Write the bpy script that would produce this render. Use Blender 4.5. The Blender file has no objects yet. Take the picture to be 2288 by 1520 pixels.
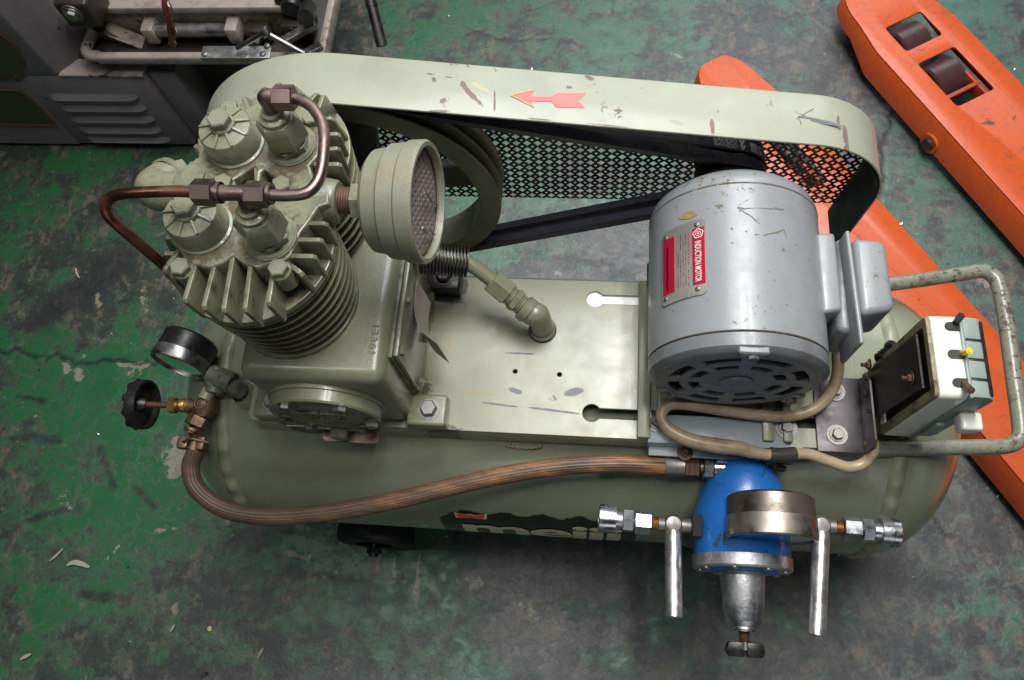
import bpy, bmesh, math, random
import numpy as np
from mathutils import Vector, Matrix
random.seed(7); rng = np.random.default_rng(7)
S = bpy.context.scene; COL = S.collection
# ------------------------------------------------------------------ camera
MR = [Vector((0.99428001, 0.07100242, -0.07978666)), Vector((0.0369966, -0.92974472, -0.36634137)), Vector((-0.10019235, 0.36129407, -0.92705345))]
FPX = 1716.06; CH = 1.32
cam = bpy.data.cameras.new('camera'); co = bpy.data.objects.new('camera', cam); COL.objects.link(co)
cam.sensor_width = 36; cam.lens = 36 * FPX / 2288; cam.clip_start = .02; cam.clip_end = 60
mm = Matrix.Identity(4)
for i in range(3):
    mm[i][0] = MR[0][i]; mm[i][1] = -MR[1][i]; mm[i][2] = -MR[2][i]
mm[2][3] = CH; co.matrix_world = mm; S.camera = co
# ------------------------------------------------------------------ light: workshop strip lights and a bright doorway behind
S.view_settings.view_transform = 'Standard'; S.view_settings.look = 'None'; S.view_settings.exposure = -0.08; S.view_settings.gamma = 1
w = bpy.data.worlds.new("World"); S.world = w; w.use_nodes = True
bg = w.node_tree.nodes['Background']; bg.inputs[0].default_value = (.74, .85, 1, 1); bg.inputs[1].default_value = .022
def area(name, loc, target, sx, sy, power, col=(1, 1, 1)):
    l = bpy.data.lights.new(name, 'AREA'); l.shape = 'RECTANGLE'; l.size = sx; l.size_y = sy; l.energy = power; l.color = col
    o = bpy.data.objects.new(name, l); COL.objects.link(o); o.location = loc
    o.rotation_euler = (Vector(target) - Vector(loc)).to_track_quat('-Z', 'Y').to_euler(); return o
area('skylight', (.25, 1.75, 2.75), (.1, 1.2, 0), 1.3, 2.2, 84, (.97, .98, 1))
area('doorway_light', (.9, 3.7, 1.9), (.3, .5, .3), 2.4, 1.3, 26, (.92, .97, 1))
area('strip_light', (.13, .62, 2.4), (.13, .55, 0), .11, 1.0, 16, (1, .99, .96))
area('strip_light', (.42, .62, 2.4), (.42, .55, 0), .11, 1.0, 16, (1, .99, .96))
area('strip_light', (-.75, .1, 2.6), (-.45, .2, 0), .25, 1.3, 10, (.97, 1, .98))
area('front_fill', (.5, -2.6, 1.7), (0, .2, .45), 2.2, 1.1, 9, (.95, .98, 1))  # fill lamp added in front to lift the faces turned to the camera
# ------------------------------------------------------------------ pixel -> place helpers (a sight line met with a plane of known height or distance)
def ray(px, py):
    a, b, c = px - 1144, py - 760, FPX
    return MR[0] * a + MR[1] * b + MR[2] * c
OC = Vector((0, 0, CH))
def UZ(px, py, z): d = ray(px, py); return OC + d * ((z - CH) / d.z)
def UY(px, py, y): d = ray(px, py); return OC + d * (y / d.y)
def UX(px, py, x): d = ray(px, py); return OC + d * (x / d.x)
V = Vector; PI = math.pi
X, Y, Z = V((1, 0, 0)), V((0, 1, 0)), V((0, 0, 1))
# ------------------------------------------------------------------ materials
def lin(r, g, b):
    f = lambda c: (c / 12.92 if c <= .04045 else ((c + .055) / 1.055) ** 2.4)
    return (f(r / 255), f(g / 255), f(b / 255), 1)
class NT:
    def __init__(s, name):
        s.m = bpy.data.materials.new(name); s.m.use_nodes = True; s.t = s.m.node_tree; s.b = s.t.nodes['Principled BSDF']
        s.co = s.t.nodes.new('ShaderNodeTexCoord').outputs['Object']
    def n(s, typ, **k):
        o = s.t.nodes.new('ShaderNode' + typ)
        for a, v in k.items(): setattr(o, a, v)
        return o
    def l(s, a, b): s.t.links.new(a, b)
    def set(s, inp, v):
        if hasattr(v, 'is_output') or isinstance(v, bpy.types.NodeSocket): s.l(v, inp)
        else: inp.default_value = v
    def noise(s, scale, detail=6, rough=.6, vec=None, dist=0):
        o = s.n('TexNoise'); o.inputs['Scale'].default_value = scale; o.inputs['Detail'].default_value = detail
        o.inputs['Roughness'].default_value = rough; o.inputs['Distortion'].default_value = dist
        s.l(vec or s.co, o.inputs['Vector']); return o.outputs['Fac']
    def map(s, v, a, b, c=0., d=1.):
        o = s.n('MapRange'); o.clamp = True; s.set(o.inputs[0], v)
        for i, q in enumerate((a, b, c, d)): o.inputs[1 + i].default_value = q
        return o.outputs[0]
    def mix(s, f, a, b):
        o = s.n('Mix', data_type='RGBA'); s.set(o.inputs[0], f); s.set(o.inputs[6], a); s.set(o.inputs[7], b); return o.outputs[2]
    def mixf(s, f, a, b):
        o = s.n('Mix', data_type='FLOAT'); s.set(o.inputs[0], f); s.set(o.inputs[2], a); s.set(o.inputs[3], b); return o.outputs[0]
    def math(s, op, a, b=None, c=None):
        o = s.n('Math', operation=op); s.set(o.inputs[0], a)
        if b is not None: s.set(o.inputs[1], b)
        if c is not None: s.set(o.inputs[2], c)
        return o.outputs[0]
    def bump(s, h, st=.3, dist=.001, prev=None):
        o = s.n('Bump'); o.inputs['Strength'].default_value = st; o.inputs['Distance'].default_value = dist; s.set(o.inputs['Height'], h)
        if prev is not None: s.l(prev, o.inputs['Normal'])
        s.l(o.outputs[0], s.b.inputs['Normal']); return o.outputs[0]
    def stretch(s, sc):
        o = s.n('Mapping'); o.inputs['Scale'].default_value = sc; s.l(s.co, o.inputs['Vector']); return o.outputs[0]
    def spot(s, c, u, v, ru, rv, wob=.5, nz=None):
        """an elongated worn patch: centre, two unit directions, two radii"""
        d = s.n('VectorMath', operation='SUBTRACT'); s.l(s.co, d.inputs[0]); d.inputs[1].default_value = c
        out = None
        for a, r in ((u, ru), (v, rv)):
            q = s.n('VectorMath', operation='DOT_PRODUCT'); s.l(d.outputs[0], q.inputs[0]); q.inputs[1].default_value = V(a) / r
            sq = s.math('MULTIPLY', q.outputs['Value'], q.outputs['Value'])
            out = sq if out is None else s.math('ADD', out, sq)
        w_ = nz if nz is not None else s.noise(130, 4)
        out = s.math('ADD', out, s.math('MULTIPLY', s.math('SUBTRACT', w_, .5), wob * 6))
        return s.map(out, 1.25, .75)
def paint(name, base, rough=.38, chip=.0, chipcol=(95, 85, 78), grime=.35, grimecol=(70, 66, 50), gs=9., bumps=.25, bs=350, metallic=0., spots=(), spec=.5, dust=0., hue=.08, scr=0., coat=0., marks=(), cs=38):
    N = NT(name); c = lin(*base)
    big = N.noise(gs, 6, .62); big2 = N.noise(gs * 3.7, 5, .6)
    c2 = tuple(min(1, x * (1 + hue * 2)) for x in c[:3]) + (1,); c1 = tuple(x * (1 - hue * 1.5) for x in c[:3]) + (1,)
    colr = N.mix(N.map(big, .3, .7), c1, c2)
    if grime: colr = N.mix(N.math('MULTIPLY', N.map(N.math('MULTIPLY', big, N.math('ADD', big2, .5)), .45, .72), grime), colr, lin(*grimecol))
    fine = N.noise(bs, 3, .6)
    sp = N.map(N.noise(160, 2, .5), .70, .76)
    if dust: colr = N.mix(N.math('MULTIPLY', sp, dust), colr, lin(*grimecol))
    rg = N.map(big2, .3, .75, rough * .75, min(1, rough * 1.35))
    hgt = N.math('MULTIPLY', fine, .5)
    if scr:
        sv = N.noise(26, 4, .7, N.stretch((1, 24, 6)), .6); sc_ = N.math('MULTIPLY', N.map(sv, .685, .71), scr)
        colr = N.mix(sc_, colr, lin(118, 118, 128)); 
    if chip:
        e = N.math('MULTIPLY', N.map(N.math('ADD', N.math('MULTIPLY', N.noise(cs, 9, .72), .62), N.math('MULTIPLY', N.noise(7, 2, .5), .38)), .655 - chip * .10, .665 - chip * .10), 1.)
    else: e = 0.
    nz = N.noise(150, 5, .7) if spots or marks else None
    for (c_, u, v, ru, rv) in spots: 
        q = N.spot(c_, u, v, ru, rv, .55, nz); e = q if isinstance(e, float) else N.math('MAXIMUM', e, q)
    if not isinstance(e, float):
        colr = N.mix(e, colr, N.mix(N.noise(90, 4), lin(*chipcol), lin(*[x * .78 for x in chipcol])))
        rg = N.mixf(e, rg, .72); hgt = N.math('SUBTRACT', hgt, N.math('MULTIPLY', e, .8))
    for (c_, u, v, ru, rv, colm) in marks:
        colr = N.mix(N.math('MULTIPLY', N.spot(c_, u, v, ru, rv, .8, nz), .8), colr, lin(*colm))
    N.set(N.b.inputs['Base Color'], colr); N.set(N.b.inputs['Roughness'], rg)
    N.b.inputs['Metallic'].default_value = metallic; N.b.inputs['Specular IOR Level'].default_value = spec
    N.b.inputs['Coat Weight'].default_value = coat; N.b.inputs['Coat Roughness'].default_value = .12
    N.bump(hgt, bumps, .0006); return N.m
def metal(name, base, rough=.3, grime=.3, grimecol=(60, 48, 36), gs=30, brushed=None, metallic=1., bumps=.15):
    N = NT(name); g = N.map(N.noise(gs, 7, .65), .42, .68)
    colr = N.mix(N.math('MULTIPLY', g, grime), lin(*base), lin(*grimecol))
    N.set(N.b.inputs['Base Color'], colr); N.set(N.b.inputs['Roughness'], N.math('ADD', N.math('MULTIPLY', g, .28), rough))
    N.set(N.b.inputs['Metallic'], N.math('SUBTRACT', metallic, N.math('MULTIPLY', g, grime * .6)))
    v = N.stretch(brushed) if brushed else None
    N.bump(N.noise(260, 4, .6, v), bumps, .0005); return N.m
OLIVE = (134, 136, 112)
M_ol = paint('olive_paint', OLIVE, .36, 0, grime=.30, coat=.15)
M_cast = paint('olive_cast_paint', (117, 119, 95), .34, .0, grime=.28, grimecol=(70, 68, 50), gs=16, bumps=.7, bs=330, dust=.5, coat=.25)
M_castt = paint('olive_head_paint', (121, 123, 100), .32, .0, grime=.5, grimecol=(62, 56, 44), gs=60, bumps=.8, bs=380, dust=.6, coat=.25)
M_fin = paint('fin_paint', (118, 118, 92), .35, 0, grime=.75, grimecol=(74, 62, 36), gs=30, bumps=.35)
M_finshade = paint('grimy_shaded_fin_paint', (112, 113, 90), .36, 0, grime=.85, grimecol=(58, 50, 36), gs=38, bumps=.7, bs=380, dust=.5, coat=.15)  # head fins: grime plus the shade of their slots painted into the colour
M_dark = paint('dark_inside_paint', (34, 35, 30), .6, 0, grime=.4, grimecol=(20, 19, 16))
M_grey = paint('grey_motor_paint', (130, 133, 135), .36, .8, chipcol=(112, 98, 78), grime=.28, grimecol=(88, 80, 68), gs=14, bumps=.35, bs=260, dust=.6, coat=.15, cs=95)
M_greyd = paint('grey_motor_end_paint', (110, 113, 116), .38, .8, chipcol=(112, 98, 78), grime=.5, grimecol=(72, 66, 58), gs=22, bumps=.5, coat=.1)
M_dust = paint('dusty_winding', (136, 130, 120), .9, 0, grime=.6, grimecol=(50, 46, 42), gs=70, bumps=.9)
M_black = paint('black_paint', (24, 23, 23), .38, .0, grime=.3, grimecol=(60, 56, 52), gs=40, bumps=.3)
M_rub = paint('rubber', (21, 21, 23), .55, 0, grime=.5, grimecol=(48, 48, 50), gs=25, bumps=.5)
M_belt = paint('belt_rubber', (56, 56, 64), .30, 0, grime=.3, grimecol=(44, 42, 46), gs=16, bumps=.4, bs=600)
BL = V((-.03, .309, 0)); _c = UZ(1600, 1210, .44) - BL; _d = UZ(1700, 1065, .45) - BL; _e = UZ(1590, 1130, .43) - BL
M_blue = paint('blue_paint', (34, 104, 182),   .33, .30, chipcol=(46, 80, 96), grime=.5, grimecol=(16, 54, 92), gs=40, bumps=.5, dust=1., coat=.15, cs=90, spots=((_c, (.3, 1, 0), (1, -.3, 0), .008, .0022), (_c + V((.006, .002, 0)), (0, 1, 0), (1, 0, 0), .007, .0018), (_d, (.3, 1, 0), (1, -.3, 0), .006, .0018)))
M_white = paint('white_plastic', (226, 226, 216), .28, 0, grime=.22, grimecol=(150, 136, 104), gs=26, bumps=.15, coat=.3, dust=.2)
M_dirtyrim = paint('dirty_rim', (140, 128, 100), .6, 0, grime=.9, grimecol=(50, 42, 32), gs=40)
M_green = paint('grey_green_plastic', (128, 142, 134), .4, 0, grime=.3, grimecol=(92, 90, 76), gs=12, bumps=.15)
M_cable = paint('cable_sheath', (168, 150, 122), .34, 0, grime=.75, grimecol=(92, 70, 46), gs=16, bumps=.3)
M_cabled = paint('cable_tape', (50, 46, 44), .3, 0, grime=.5)
M_lathe = paint('lathe_grey_paint', (106, 101, 104), .5, .05, chipcol=(34, 32, 34), grime=.35, grimecol=(56, 50, 46), gs=6, bumps=.3)
M_lathel = paint('lathe_worn_paint', (142, 132, 124), .5, .5, chipcol=(52, 42, 36), grime=.75, grimecol=(64, 50, 40), gs=14, bumps=.5)
M_lathew = paint('oily_bed_paint', (112, 102, 90), .5, .6, chipcol=(40, 30, 24), grime=.95, grimecol=(40, 30, 24), gs=26, bumps=.6)
M_lathed = paint('lathe_oily_iron', (42, 34, 29), .42, .3, chipcol=(92, 84, 76), grime=.8, grimecol=(16, 14, 12), gs=18, bumps=.9)
M_plate_g = paint('green_nameplate', (58, 64, 46), .5, 0, grime=.3, grimecol=(30, 34, 24))
M_redline = paint('red_line', (92, 46, 34), .5)
M_orange = paint('orange_paint', (198, 82, 32), .38, .25, chipcol=(86, 66, 60), grime=.5, grimecol=(128, 60, 42), gs=34, bumps=.3, dust=.9, coat=.12, hue=.08, scr=.3)
M_roller = paint('polyurethane_roller', (72, 46, 48), .3, 0, grime=.8, grimecol=(48, 44, 46), gs=16, bumps=.3)
M_tag = metal('dull_tag', (176, 170, 162), .45, .3, (120, 108, 96), 20, metallic=.5)
M_chrome = metal('chrome', (196, 198, 202), .2, .4, (90, 80, 70), 36)
M_lever = metal('plated_lever', (196, 194, 192), .27, .0, (120, 112, 104), 60, (6, 1, 6), bumps=.06, metallic=.9)
M_zinc = metal('zinc_steel', (140, 138, 136), .42, .6, (90, 78, 62), 40)
M_steel = metal('dull_steel', (150, 148, 146), .3, .4, (86, 76, 66), 30, (1, 1, 8))
M_alu = metal('cast_aluminium', (186, 186, 188), .36, .35, (104, 96, 84), 30, bumps=.6)
M_tin = metal('stained_tin', (186, 180, 170), .24, .6, (104, 74, 44), 14)
M_tinrim = metal('stained_rim', (120, 112, 102), .38, .8, (66, 56, 48), 22)
M_brass = metal('old_brass', (184, 146, 98), .38, .6, (74, 58, 44), 30)
M_bronze = metal('dirty_bronze', (140, 114, 92), .42, .6, (56, 46, 40), 26, bumps=.5)
M_copper = metal('copper_pipe', (134, 92, 76), .34, .5, (84, 42, 32), 20)
M_copnut = metal('copper_nut', (132, 114, 108), .38, .5, (72, 52, 44), 30)
M_rust = metal('rusty_steel', (104, 82, 68), .5, .8, (74, 50, 38), 30, metallic=.7)
M_pink = metal('copper_sheet', (140, 122, 114), .45, .6, (112, 88, 80), 26, bumps=.3)
M_iron = metal('dark_iron_plate', (92, 88, 90), .38, .7, (48, 42, 42), 14)
M_gplate = metal('brushed_plate', (168, 164, 158), .38, .3, (110, 98, 88), 18, (8, .4, 1), metallic=.65)
M_seam = paint('rusty_seam', (84, 70, 56), .7, .9, chipcol=(130, 134, 136), grime=.7, grimecol=(50, 40, 32), gs=60, cs=70)
M_let = paint('silver_print', (206, 200, 196), .4, 0, grime=.1)
M_red = paint('red_enamel', (154, 22, 46), .3, 0, grime=.15, grimecol=(110, 20, 36))
M_arrow = paint('red_arrow_paint', (222, 74, 66), .35, 0, grime=.2, grimecol=(190, 110, 90), bumps=.1)
M_ink = paint('black_marker', (96, 100, 100), .5, 0, grime=.5, grimecol=(110, 116, 104), gs=80)
M_print = paint('cream_print', (206, 198, 164), .42, .0, grime=.25, grimecol=(150, 140, 110), gs=40)
M_decal = paint('black_decal', (15, 15, 13), .35, .0, grime=.2, grimecol=(36, 36, 30))
M_letter = paint('grey_print', (176, 172, 160), .6, 0, grime=.5, grimecol=(70, 68, 66), gs=120)
M_yellow = paint('yellow_sleeve', (206, 184, 40), .35, 0, grime=.2, grimecol=(160, 130, 30))
M_bluepl = paint('blue_nameplate', (34, 48, 66), .35, 0, grime=.4, grimecol=(24, 30, 38))
M_glare = paint('white_glare', (240, 240, 240), .5, 0, grime=0)
M_dial = paint('gauge_dial', (168, 178, 156), .4, 0, grime=.3, grimecol=(110, 118, 98))
M_tape = paint('dirty_wrap', (92, 94, 76), .42, 0, grime=.8, grimecol=(26, 24, 20), gs=24, bumps=.6)
M_sh = paint('pale_scrap', (146, 146, 132), .4, 0, grime=.3, grimecol=(120, 110, 92))
def glass_mat():
    N = NT('gauge_glass'); N.b.inputs['Transmission Weight'].default_value = 1; N.b.inputs['Roughness'].default_value = .08; N.b.inputs['IOR'].default_value = 1.2; return N.m
M_glass = glass_mat(); M_yg = paint('yellow_green_paper', (170, 180, 110), .6)
def hose_mat():
    N = NT('ribbed_hose')
    st = N.map(N.noise(170, 4, .6, N.stretch((.12, 1, 1))), .36, .66); patch = N.map(N.noise(18, 7, .75, N.stretch((1, 2, 2))), .36, .60)
    # more of the outer brown cover is left towards the regulator end
    sx = N.n('SeparateXYZ'); N.l(N.co, sx.inputs[0]); along = N.map(sx.outputs[0], -.38, .05, .0, 1.)
    f = N.math('MULTIPLY', N.math('MULTIPLY', st, patch), N.math('ADD', N.math('MULTIPLY', along, 1.2), .18))
    N.set(N.b.inputs['Base Color'], N.mix(f, N.mix(N.noise(40), lin(58, 47, 43), lin(84, 66, 54)), N.mix(N.noise(50), lin(160, 110, 60), lin(130, 90, 54))))
    N.b.inputs['Roughness'].default_value = .48; N.bump(N.noise(200, 4), .3, .0006); return N.m
M_hose = hose_mat()
# ------------------------------------------------------------------ geometry builder
ROOTLOC = {}
def fr(n, up=None):
    n = V(n).normalized(); a = V(up) if up is not None else (Z if abs(n.z) < .9 else X)
    u = (a - n * a.dot(n)).normalized(); v = n.cross(u); return u, v, n
def crom(pts, k=8, closed=False):
    P = [V(p) for p in pts]; out = []
    n = len(P)
    for i in range(n - 1):
        p0 = P[i - 1] if i > 0 else P[0] * 2 - P[1]; p1, p2 = P[i], P[i + 1]; p3 = P[i + 2] if i + 2 < n else P[-1] * 2 - P[-2]
        for j in range(k):
            t = j / k; out.append(.5 * ((2 * p1) + (p2 - p0) * t + (2 * p0 - 5 * p1 + 4 * p2 - p3) * t * t + (3 * p1 - p0 - 3 * p2 + p3) * t ** 3))
    out.append(P[-1]); return out
class MB:
    def __init__(s): s.bm = bmesh.new()
    def quad(s, *p):
        s.bm.faces.new([s.bm.verts.new(V(q)) for q in p]); return s
    def poly(s, pts): return s.quad(*pts)
    def box(s, lo, hi, bev=0., seg=2, rot=None, org=None):
        lo, hi = V(lo), V(hi); c = (lo + hi) / 2; d = hi - lo
        r = bmesh.ops.create_cube(s.bm, size=1); vs = r['verts']
        for v in vs: v.co = c + V((v.co.x * d.x, v.co.y * d.y, v.co.z * d.z))
        if bev:
            es = list({e for v in vs for e in v.link_edges}); q = bmesh.ops.bevel(s.bm, geom=es, offset=min(bev, min(abs(d.x), abs(d.y), abs(d.z)) * .45), segments=seg, profile=.5, affect='EDGES')
            vs = list({v for f in q['faces'] for v in f.verts} | {v for v in vs if v.is_valid})
        if rot is not None:
            o = V(org) if org is not None else c
            for v in vs: v.co = o + rot @ (v.co - o)
        return s
    def rev(s, prof, org, axis, seg=32, up=None, phase=0., arc=None):
        u, v, n = fr(axis, up); org = V(org); rings = []
        full = arc is None; a0, a1 = arc or (0, 2 * PI); cnt = seg if full else seg + 1
        for t, r in prof:
            if r < 1e-7: rings.append([s.bm.verts.new(org + n * t)]); continue
            rings.append([s.bm.verts.new(org + n * t + (u * math.cos(a) + v * math.sin(a)) * r) for a in [phase + a0 + (a1 - a0) * i / seg for i in range(cnt)]])
        for A, B in zip(rings, rings[1:]):
            m = seg
            for i in range(m):
                j = (i + 1) % cnt
                if len(A) == 1 and len(B) == 1: continue
                try:
                    if len(A) == 1: s.bm.faces.new((A[0], B[i], B[j]))
                    elif len(B) == 1: s.bm.faces.new((A[i], B[0], A[j]))
                    else: s.bm.faces.new((A[i], B[i], B[j], A[j]))
                except ValueError: pass
        return s
    def cyl(s, p0, p1, r0, r1=None, seg=24, bev=0., phase=0., up=None):
        p0, p1 = V(p0), V(p1); L = (p1 - p0).length; r1 = r0 if r1 is None else r1
        if bev: pr = [(0, 0), (0, r0 - bev), (bev, r0), (L - bev, r1), (L, r1 - bev), (L, 0)]
        else: pr = [(0, 0), (0, r0), (L, r1), (L, 0)]
        return s.rev(pr, p0, p1 - p0, seg, up, phase)
    def hexn(s, p0, p1, r, ch=.12, up=None, phase=0.):
        p0, p1 = V(p0), V(p1); L = (p1 - p0).length; c = r * ch
        return s.rev([(0, 0), (0, r - c), (c * .6, r), (L - c * .6, r), (L, r - c), (L, 0)], p0, p1 - p0, 6, up, phase)
    def tube(s, pts, r, seg=14, k=8, smooth=True, ribs=0, rib=.0, cap=True, flat=1.):
        P = crom(pts, k) if smooth else [V(p) for p in pts]; n = len(P); T = [(P[min(i + 1, n - 1)] - P[max(i - 1, 0)]).normalized() for i in range(n)]
        u = fr(T[0])[0]; rings = []
        for i in range(n):
            u = (u - T[i] * u.dot(T[i])).normalized(); v = T[i].cross(u)
            rr = r(i / (n - 1)) if callable(r) else r; ring = []
            for j in range(seg):
                a = 2 * PI * j / seg; q = rr * (1 + (rib if ribs and j % 2 else 0)); ring.append(s.bm.verts.new(P[i] + u * math.cos(a) * q + v * math.sin(a) * q * flat))
            rings.append(ring)
        for A, B in zip(rings, rings[1:]):
            for j in range(seg): s.bm.faces.new((A[j], A[(j + 1) % seg], B[(j + 1) % seg], B[j]))
        if cap:
            s.bm.faces.new(rings[0][::-1]); s.bm.faces.new(rings[-1])
        return s
    def prism(s, pts, vec, bev=0., seg=2):
        vec = V(vec); a = [s.bm.verts.new(V(p)) for p in pts]; b = [s.bm.verts.new(V(p) + vec) for p in pts]; n = len(a)
        fs = [s.bm.faces.new(a[::-1]), s.bm.faces.new(b)] + [s.bm.faces.new((a[i], a[(i + 1) % n], b[(i + 1) % n], b[i])) for i in range(n)]
        bmesh.ops.recalc_face_normals(s.bm, faces=fs)
        if bev: bmesh.ops.bevel(s.bm, geom=list({e for f in fs for e in f.edges}), offset=bev, segments=seg, profile=.5, affect='EDGES')
        return s
    def mesh(s, me, fn=None):
        base = len(s.bm.verts); s.bm.from_mesh(me); s.bm.verts.ensure_lookup_table()
        if fn:
            for v in s.bm.verts[base:]: v.co = fn(v.co)
        return s
    def sheet(s, loops, th, frame, bev=0., res=3):
        """flat sheet with holes: loops in 2-D, frame = (origin, u, v)"""
        o, u, v = frame; n = V(u).cross(V(v)); me = sheet_mesh(loops, th, bev, res)
        s.mesh(me, lambda c: V(o) + V(u) * c.x + V(v) * c.y + n * c.z); bpy.data.meshes.remove(me); return s
    def build(s, name, mat, parent=None, ang=34, recalc=True, weld=0.):
        bm = s.bm
        if weld: bmesh.ops.remove_doubles(bm, verts=bm.verts, dist=weld)
        if recalc: bmesh.ops.recalc_face_normals(bm, faces=bm.faces)
        th = math.radians(ang)
        for f in bm.faces: f.smooth = True
        for e in bm.edges: e.smooth = len(e.link_faces) == 2 and e.calc_face_angle(0) < th
        if parent is not None:
            off = root_of(parent).location.copy() if not ROOTLOC.get(parent.name) else ROOTLOC[parent.name]
            bmesh.ops.translate(bm, verts=bm.verts, vec=-off)
        me = bpy.data.meshes.new(name); bm.to_mesh(me); bm.free()
        for m in (mat if isinstance(mat, (list, tuple)) else [mat]): me.materials.append(m)
        o = bpy.data.objects.new(name, me); COL.objects.link(o); o.parent = parent; return o
def sheet_mesh(loops, th, bev=0., res=3):
    cu = bpy.data.curves.new('c', 'CURVE'); cu.dimensions = '2D'; cu.fill_mode = 'BOTH'; cu.extrude = max(th / 2 - bev, 0); cu.bevel_depth = bev; cu.bevel_resolution = res - 2; cu.offset = -bev
    for L in loops:
        sp = cu.splines.new('POLY'); sp.points.add(len(L) - 1); sp.use_cyclic_u = True
        for p, q in zip(sp.points, L): p.co = (q[0], q[1], 0, 1)
    ob = bpy.data.objects.new('c', cu); me = bpy.data.meshes.new_from_object(ob); bpy.data.objects.remove(ob); bpy.data.curves.remove(cu); return me
def text_mesh(txt, size, bold=0., ext=0., sx=1., spacing=1.):
    cu = bpy.data.curves.new('t', 'FONT'); cu.body = txt; cu.size = size; cu.offset = bold; cu.extrude = ext; cu.space_character = spacing; cu.resolution_u = 3
    ob = bpy.data.objects.new('t', cu); me = bpy.data.meshes.new_from_object(ob); bpy.data.objects.remove(ob); bpy.data.curves.remove(cu)
    for v in me.vertices: v.co.x *= sx
    return me
def subdiv_long(bm, L):
    for _ in range(4):
        es = [e for e in bm.edges if e.calc_length() > L]
        if not es: break
        bmesh.ops.subdivide_edges(bm, edges=es, cuts=1); bmesh.ops.triangulate(bm, faces=[f for f in bm.faces if len(f.verts) > 4])
def circ2(cx, cy, r, n=24, a0=0., a1=2 * PI, end=False):
    return [(cx + r * math.cos(a0 + (a1 - a0) * i / n), cy + r * math.sin(a0 + (a1 - a0) * i / n)) for i in range(n + (1 if end else 0))]
def rrect(x0, y0, x1, y1, r, n=4):
    o = []
    for cx, cy, a in ((x1 - r, y1 - r, 0), (x0 + r, y1 - r, PI / 2), (x0 + r, y0 + r, PI), (x1 - r, y0 + r, 1.5 * PI)): o += circ2(cx, cy, r, n, a, a + PI / 2, True)
    return o
def root_of(o):
    while o.parent is not None: o = o.parent
    return o
def root(name, loc, label, cat, group=None):
    o = bpy.data.objects.new(name, None); COL.objects.link(o); o.location = loc; o.empty_display_size = .05
    o['label'] = label; o['category'] = cat
    if group: o['group'] = group
    return o
def place(o_src, name, loc, axis, parent, spin=0., scale=1., mat=None, label=None):
    """another instance of a small mesh built along +Z at the origin"""
    me = o_src
    if mat is not None:
        key = (me.name, mat.name)
        if key not in PC: c = me.copy(); c.materials.clear(); c.materials.append(mat); PC[key] = c
        me = PC[key]
    o = bpy.data.objects.new(name, me); COL.objects.link(o); o.parent = parent
    u, v, n = fr(axis); m = Matrix((u, v, n)).transposed().to_4x4() @ Matrix.Rotation(spin, 4, 'Z')
    off = root_of(parent).location
    # sub-parts hang on parts whose own frame may be moved: bring the point into that frame
    T = Matrix.Translation(V(loc) - off) @ m @ Matrix.Scale(scale, 4)
    if parent.parent is not None and parent.parent.parent is None: T = parent.matrix_basis.inverted() @ T
    o.matrix_basis = T
    if label: o['label'] = label
    return o
PC = {}
def proto(fn):
    s = MB(); fn(s); o = s.build('p', M_zinc); me = o.data; bpy.data.objects.remove(o); return me
def _bolt(s):  # hex head, unit: across-corner radius 1, height .75 ; small washer face
    s.rev([(0, 0), (0, 1.02), (.06, 1.02), (.06, .96), (.12, 1), (.66, 1), (.78, .86), (.78, 0)], (0, 0, 0), Z, 6)
BOLT = proto(_bolt)
def _bw(s):
    s.rev([(0, 0), (0, 1.75), (.14, 1.75), (.14, 0)], (0, 0, 0), Z, 24); s.rev([(.15, 0), (.15, 1.3), (.30, 1.25), (.30, 0)], (0, 0, 0), Z, 20)
    s.rev([(.31, 0), (.31, 1), (.9, 1), (1.02, .88), (1.02, 0)], (0, 0, 0), Z, 6)
BOLTW = proto(_bw)
def _bn(s):
    s.rev([(0, 0), (0, 1.28), (.10, 1.28), (.10, 0)], (0, 0, 0), Z, 24); s.rev([(.11, 0), (.11, 1), (.78, 1), (.92, .86), (.92, 0)], (0, 0, 0), Z, 6)
BOLTN = proto(_bn)
def _stud(s):
    s.rev([(0, 0), (0, 1.7), (.12, 1.7), (.12, 0)], (0, 0, 0), Z, 20); s.rev([(.13, 0), (.13, 1), (.9, 1), (.95, .9), (.95, 0)], (0, 0, 0), Z, 6)
    pr = []; 
    for i in range(7): pr += [(.95 + i * .18, .5), (1.04 + i * .18, .58)]
    s.rev(pr + [(2.25, .5), (2.25, 0)], (0, 0, 0), Z, 14)
STUD = proto(_stud)
def _screw(s): s.rev([(0, 0), (0, 1), (.25, .97), (.5, .75), (.6, .4), (.62, 0)], (0, 0, 0), Z, 16)
SCREW = proto(_screw)
# =================================================================== FLOOR
def vnoise(x, y, sc, seed):
    r = np.random.default_rng(seed); G = r.random((256, 256)); gx = x / sc + 100.3; gy = y / sc + 100.7
    ix = np.floor(gx).astype(int); iy = np.floor(gy).astype(int); fx = gx - ix; fy = gy - iy; fx = fx * fx * (3 - 2 * fx); fy = fy * fy * (3 - 2 * fy)
    g = lambda a, b: G[a % 256, b % 256]
    return (g(ix, iy) * (1 - fx) + g(ix + 1, iy) * fx) * (1 - fy) + (g(ix, iy + 1) * (1 - fx) + g(ix + 1, iy + 1) * fx) * fy
def fbm(x, y, sc, seed, o=4, rough=.55):
    t = 0; a = 1; n = 0
    for i in range(o): t = t + a * vnoise(x, y, sc / 2 ** i, seed + i); n += a; a *= rough
    return t / n
def sstep(v, a, b): t = np.clip((v - a) / (b - a), 0, 1); return t * t * (3 - 2 * t)
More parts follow.
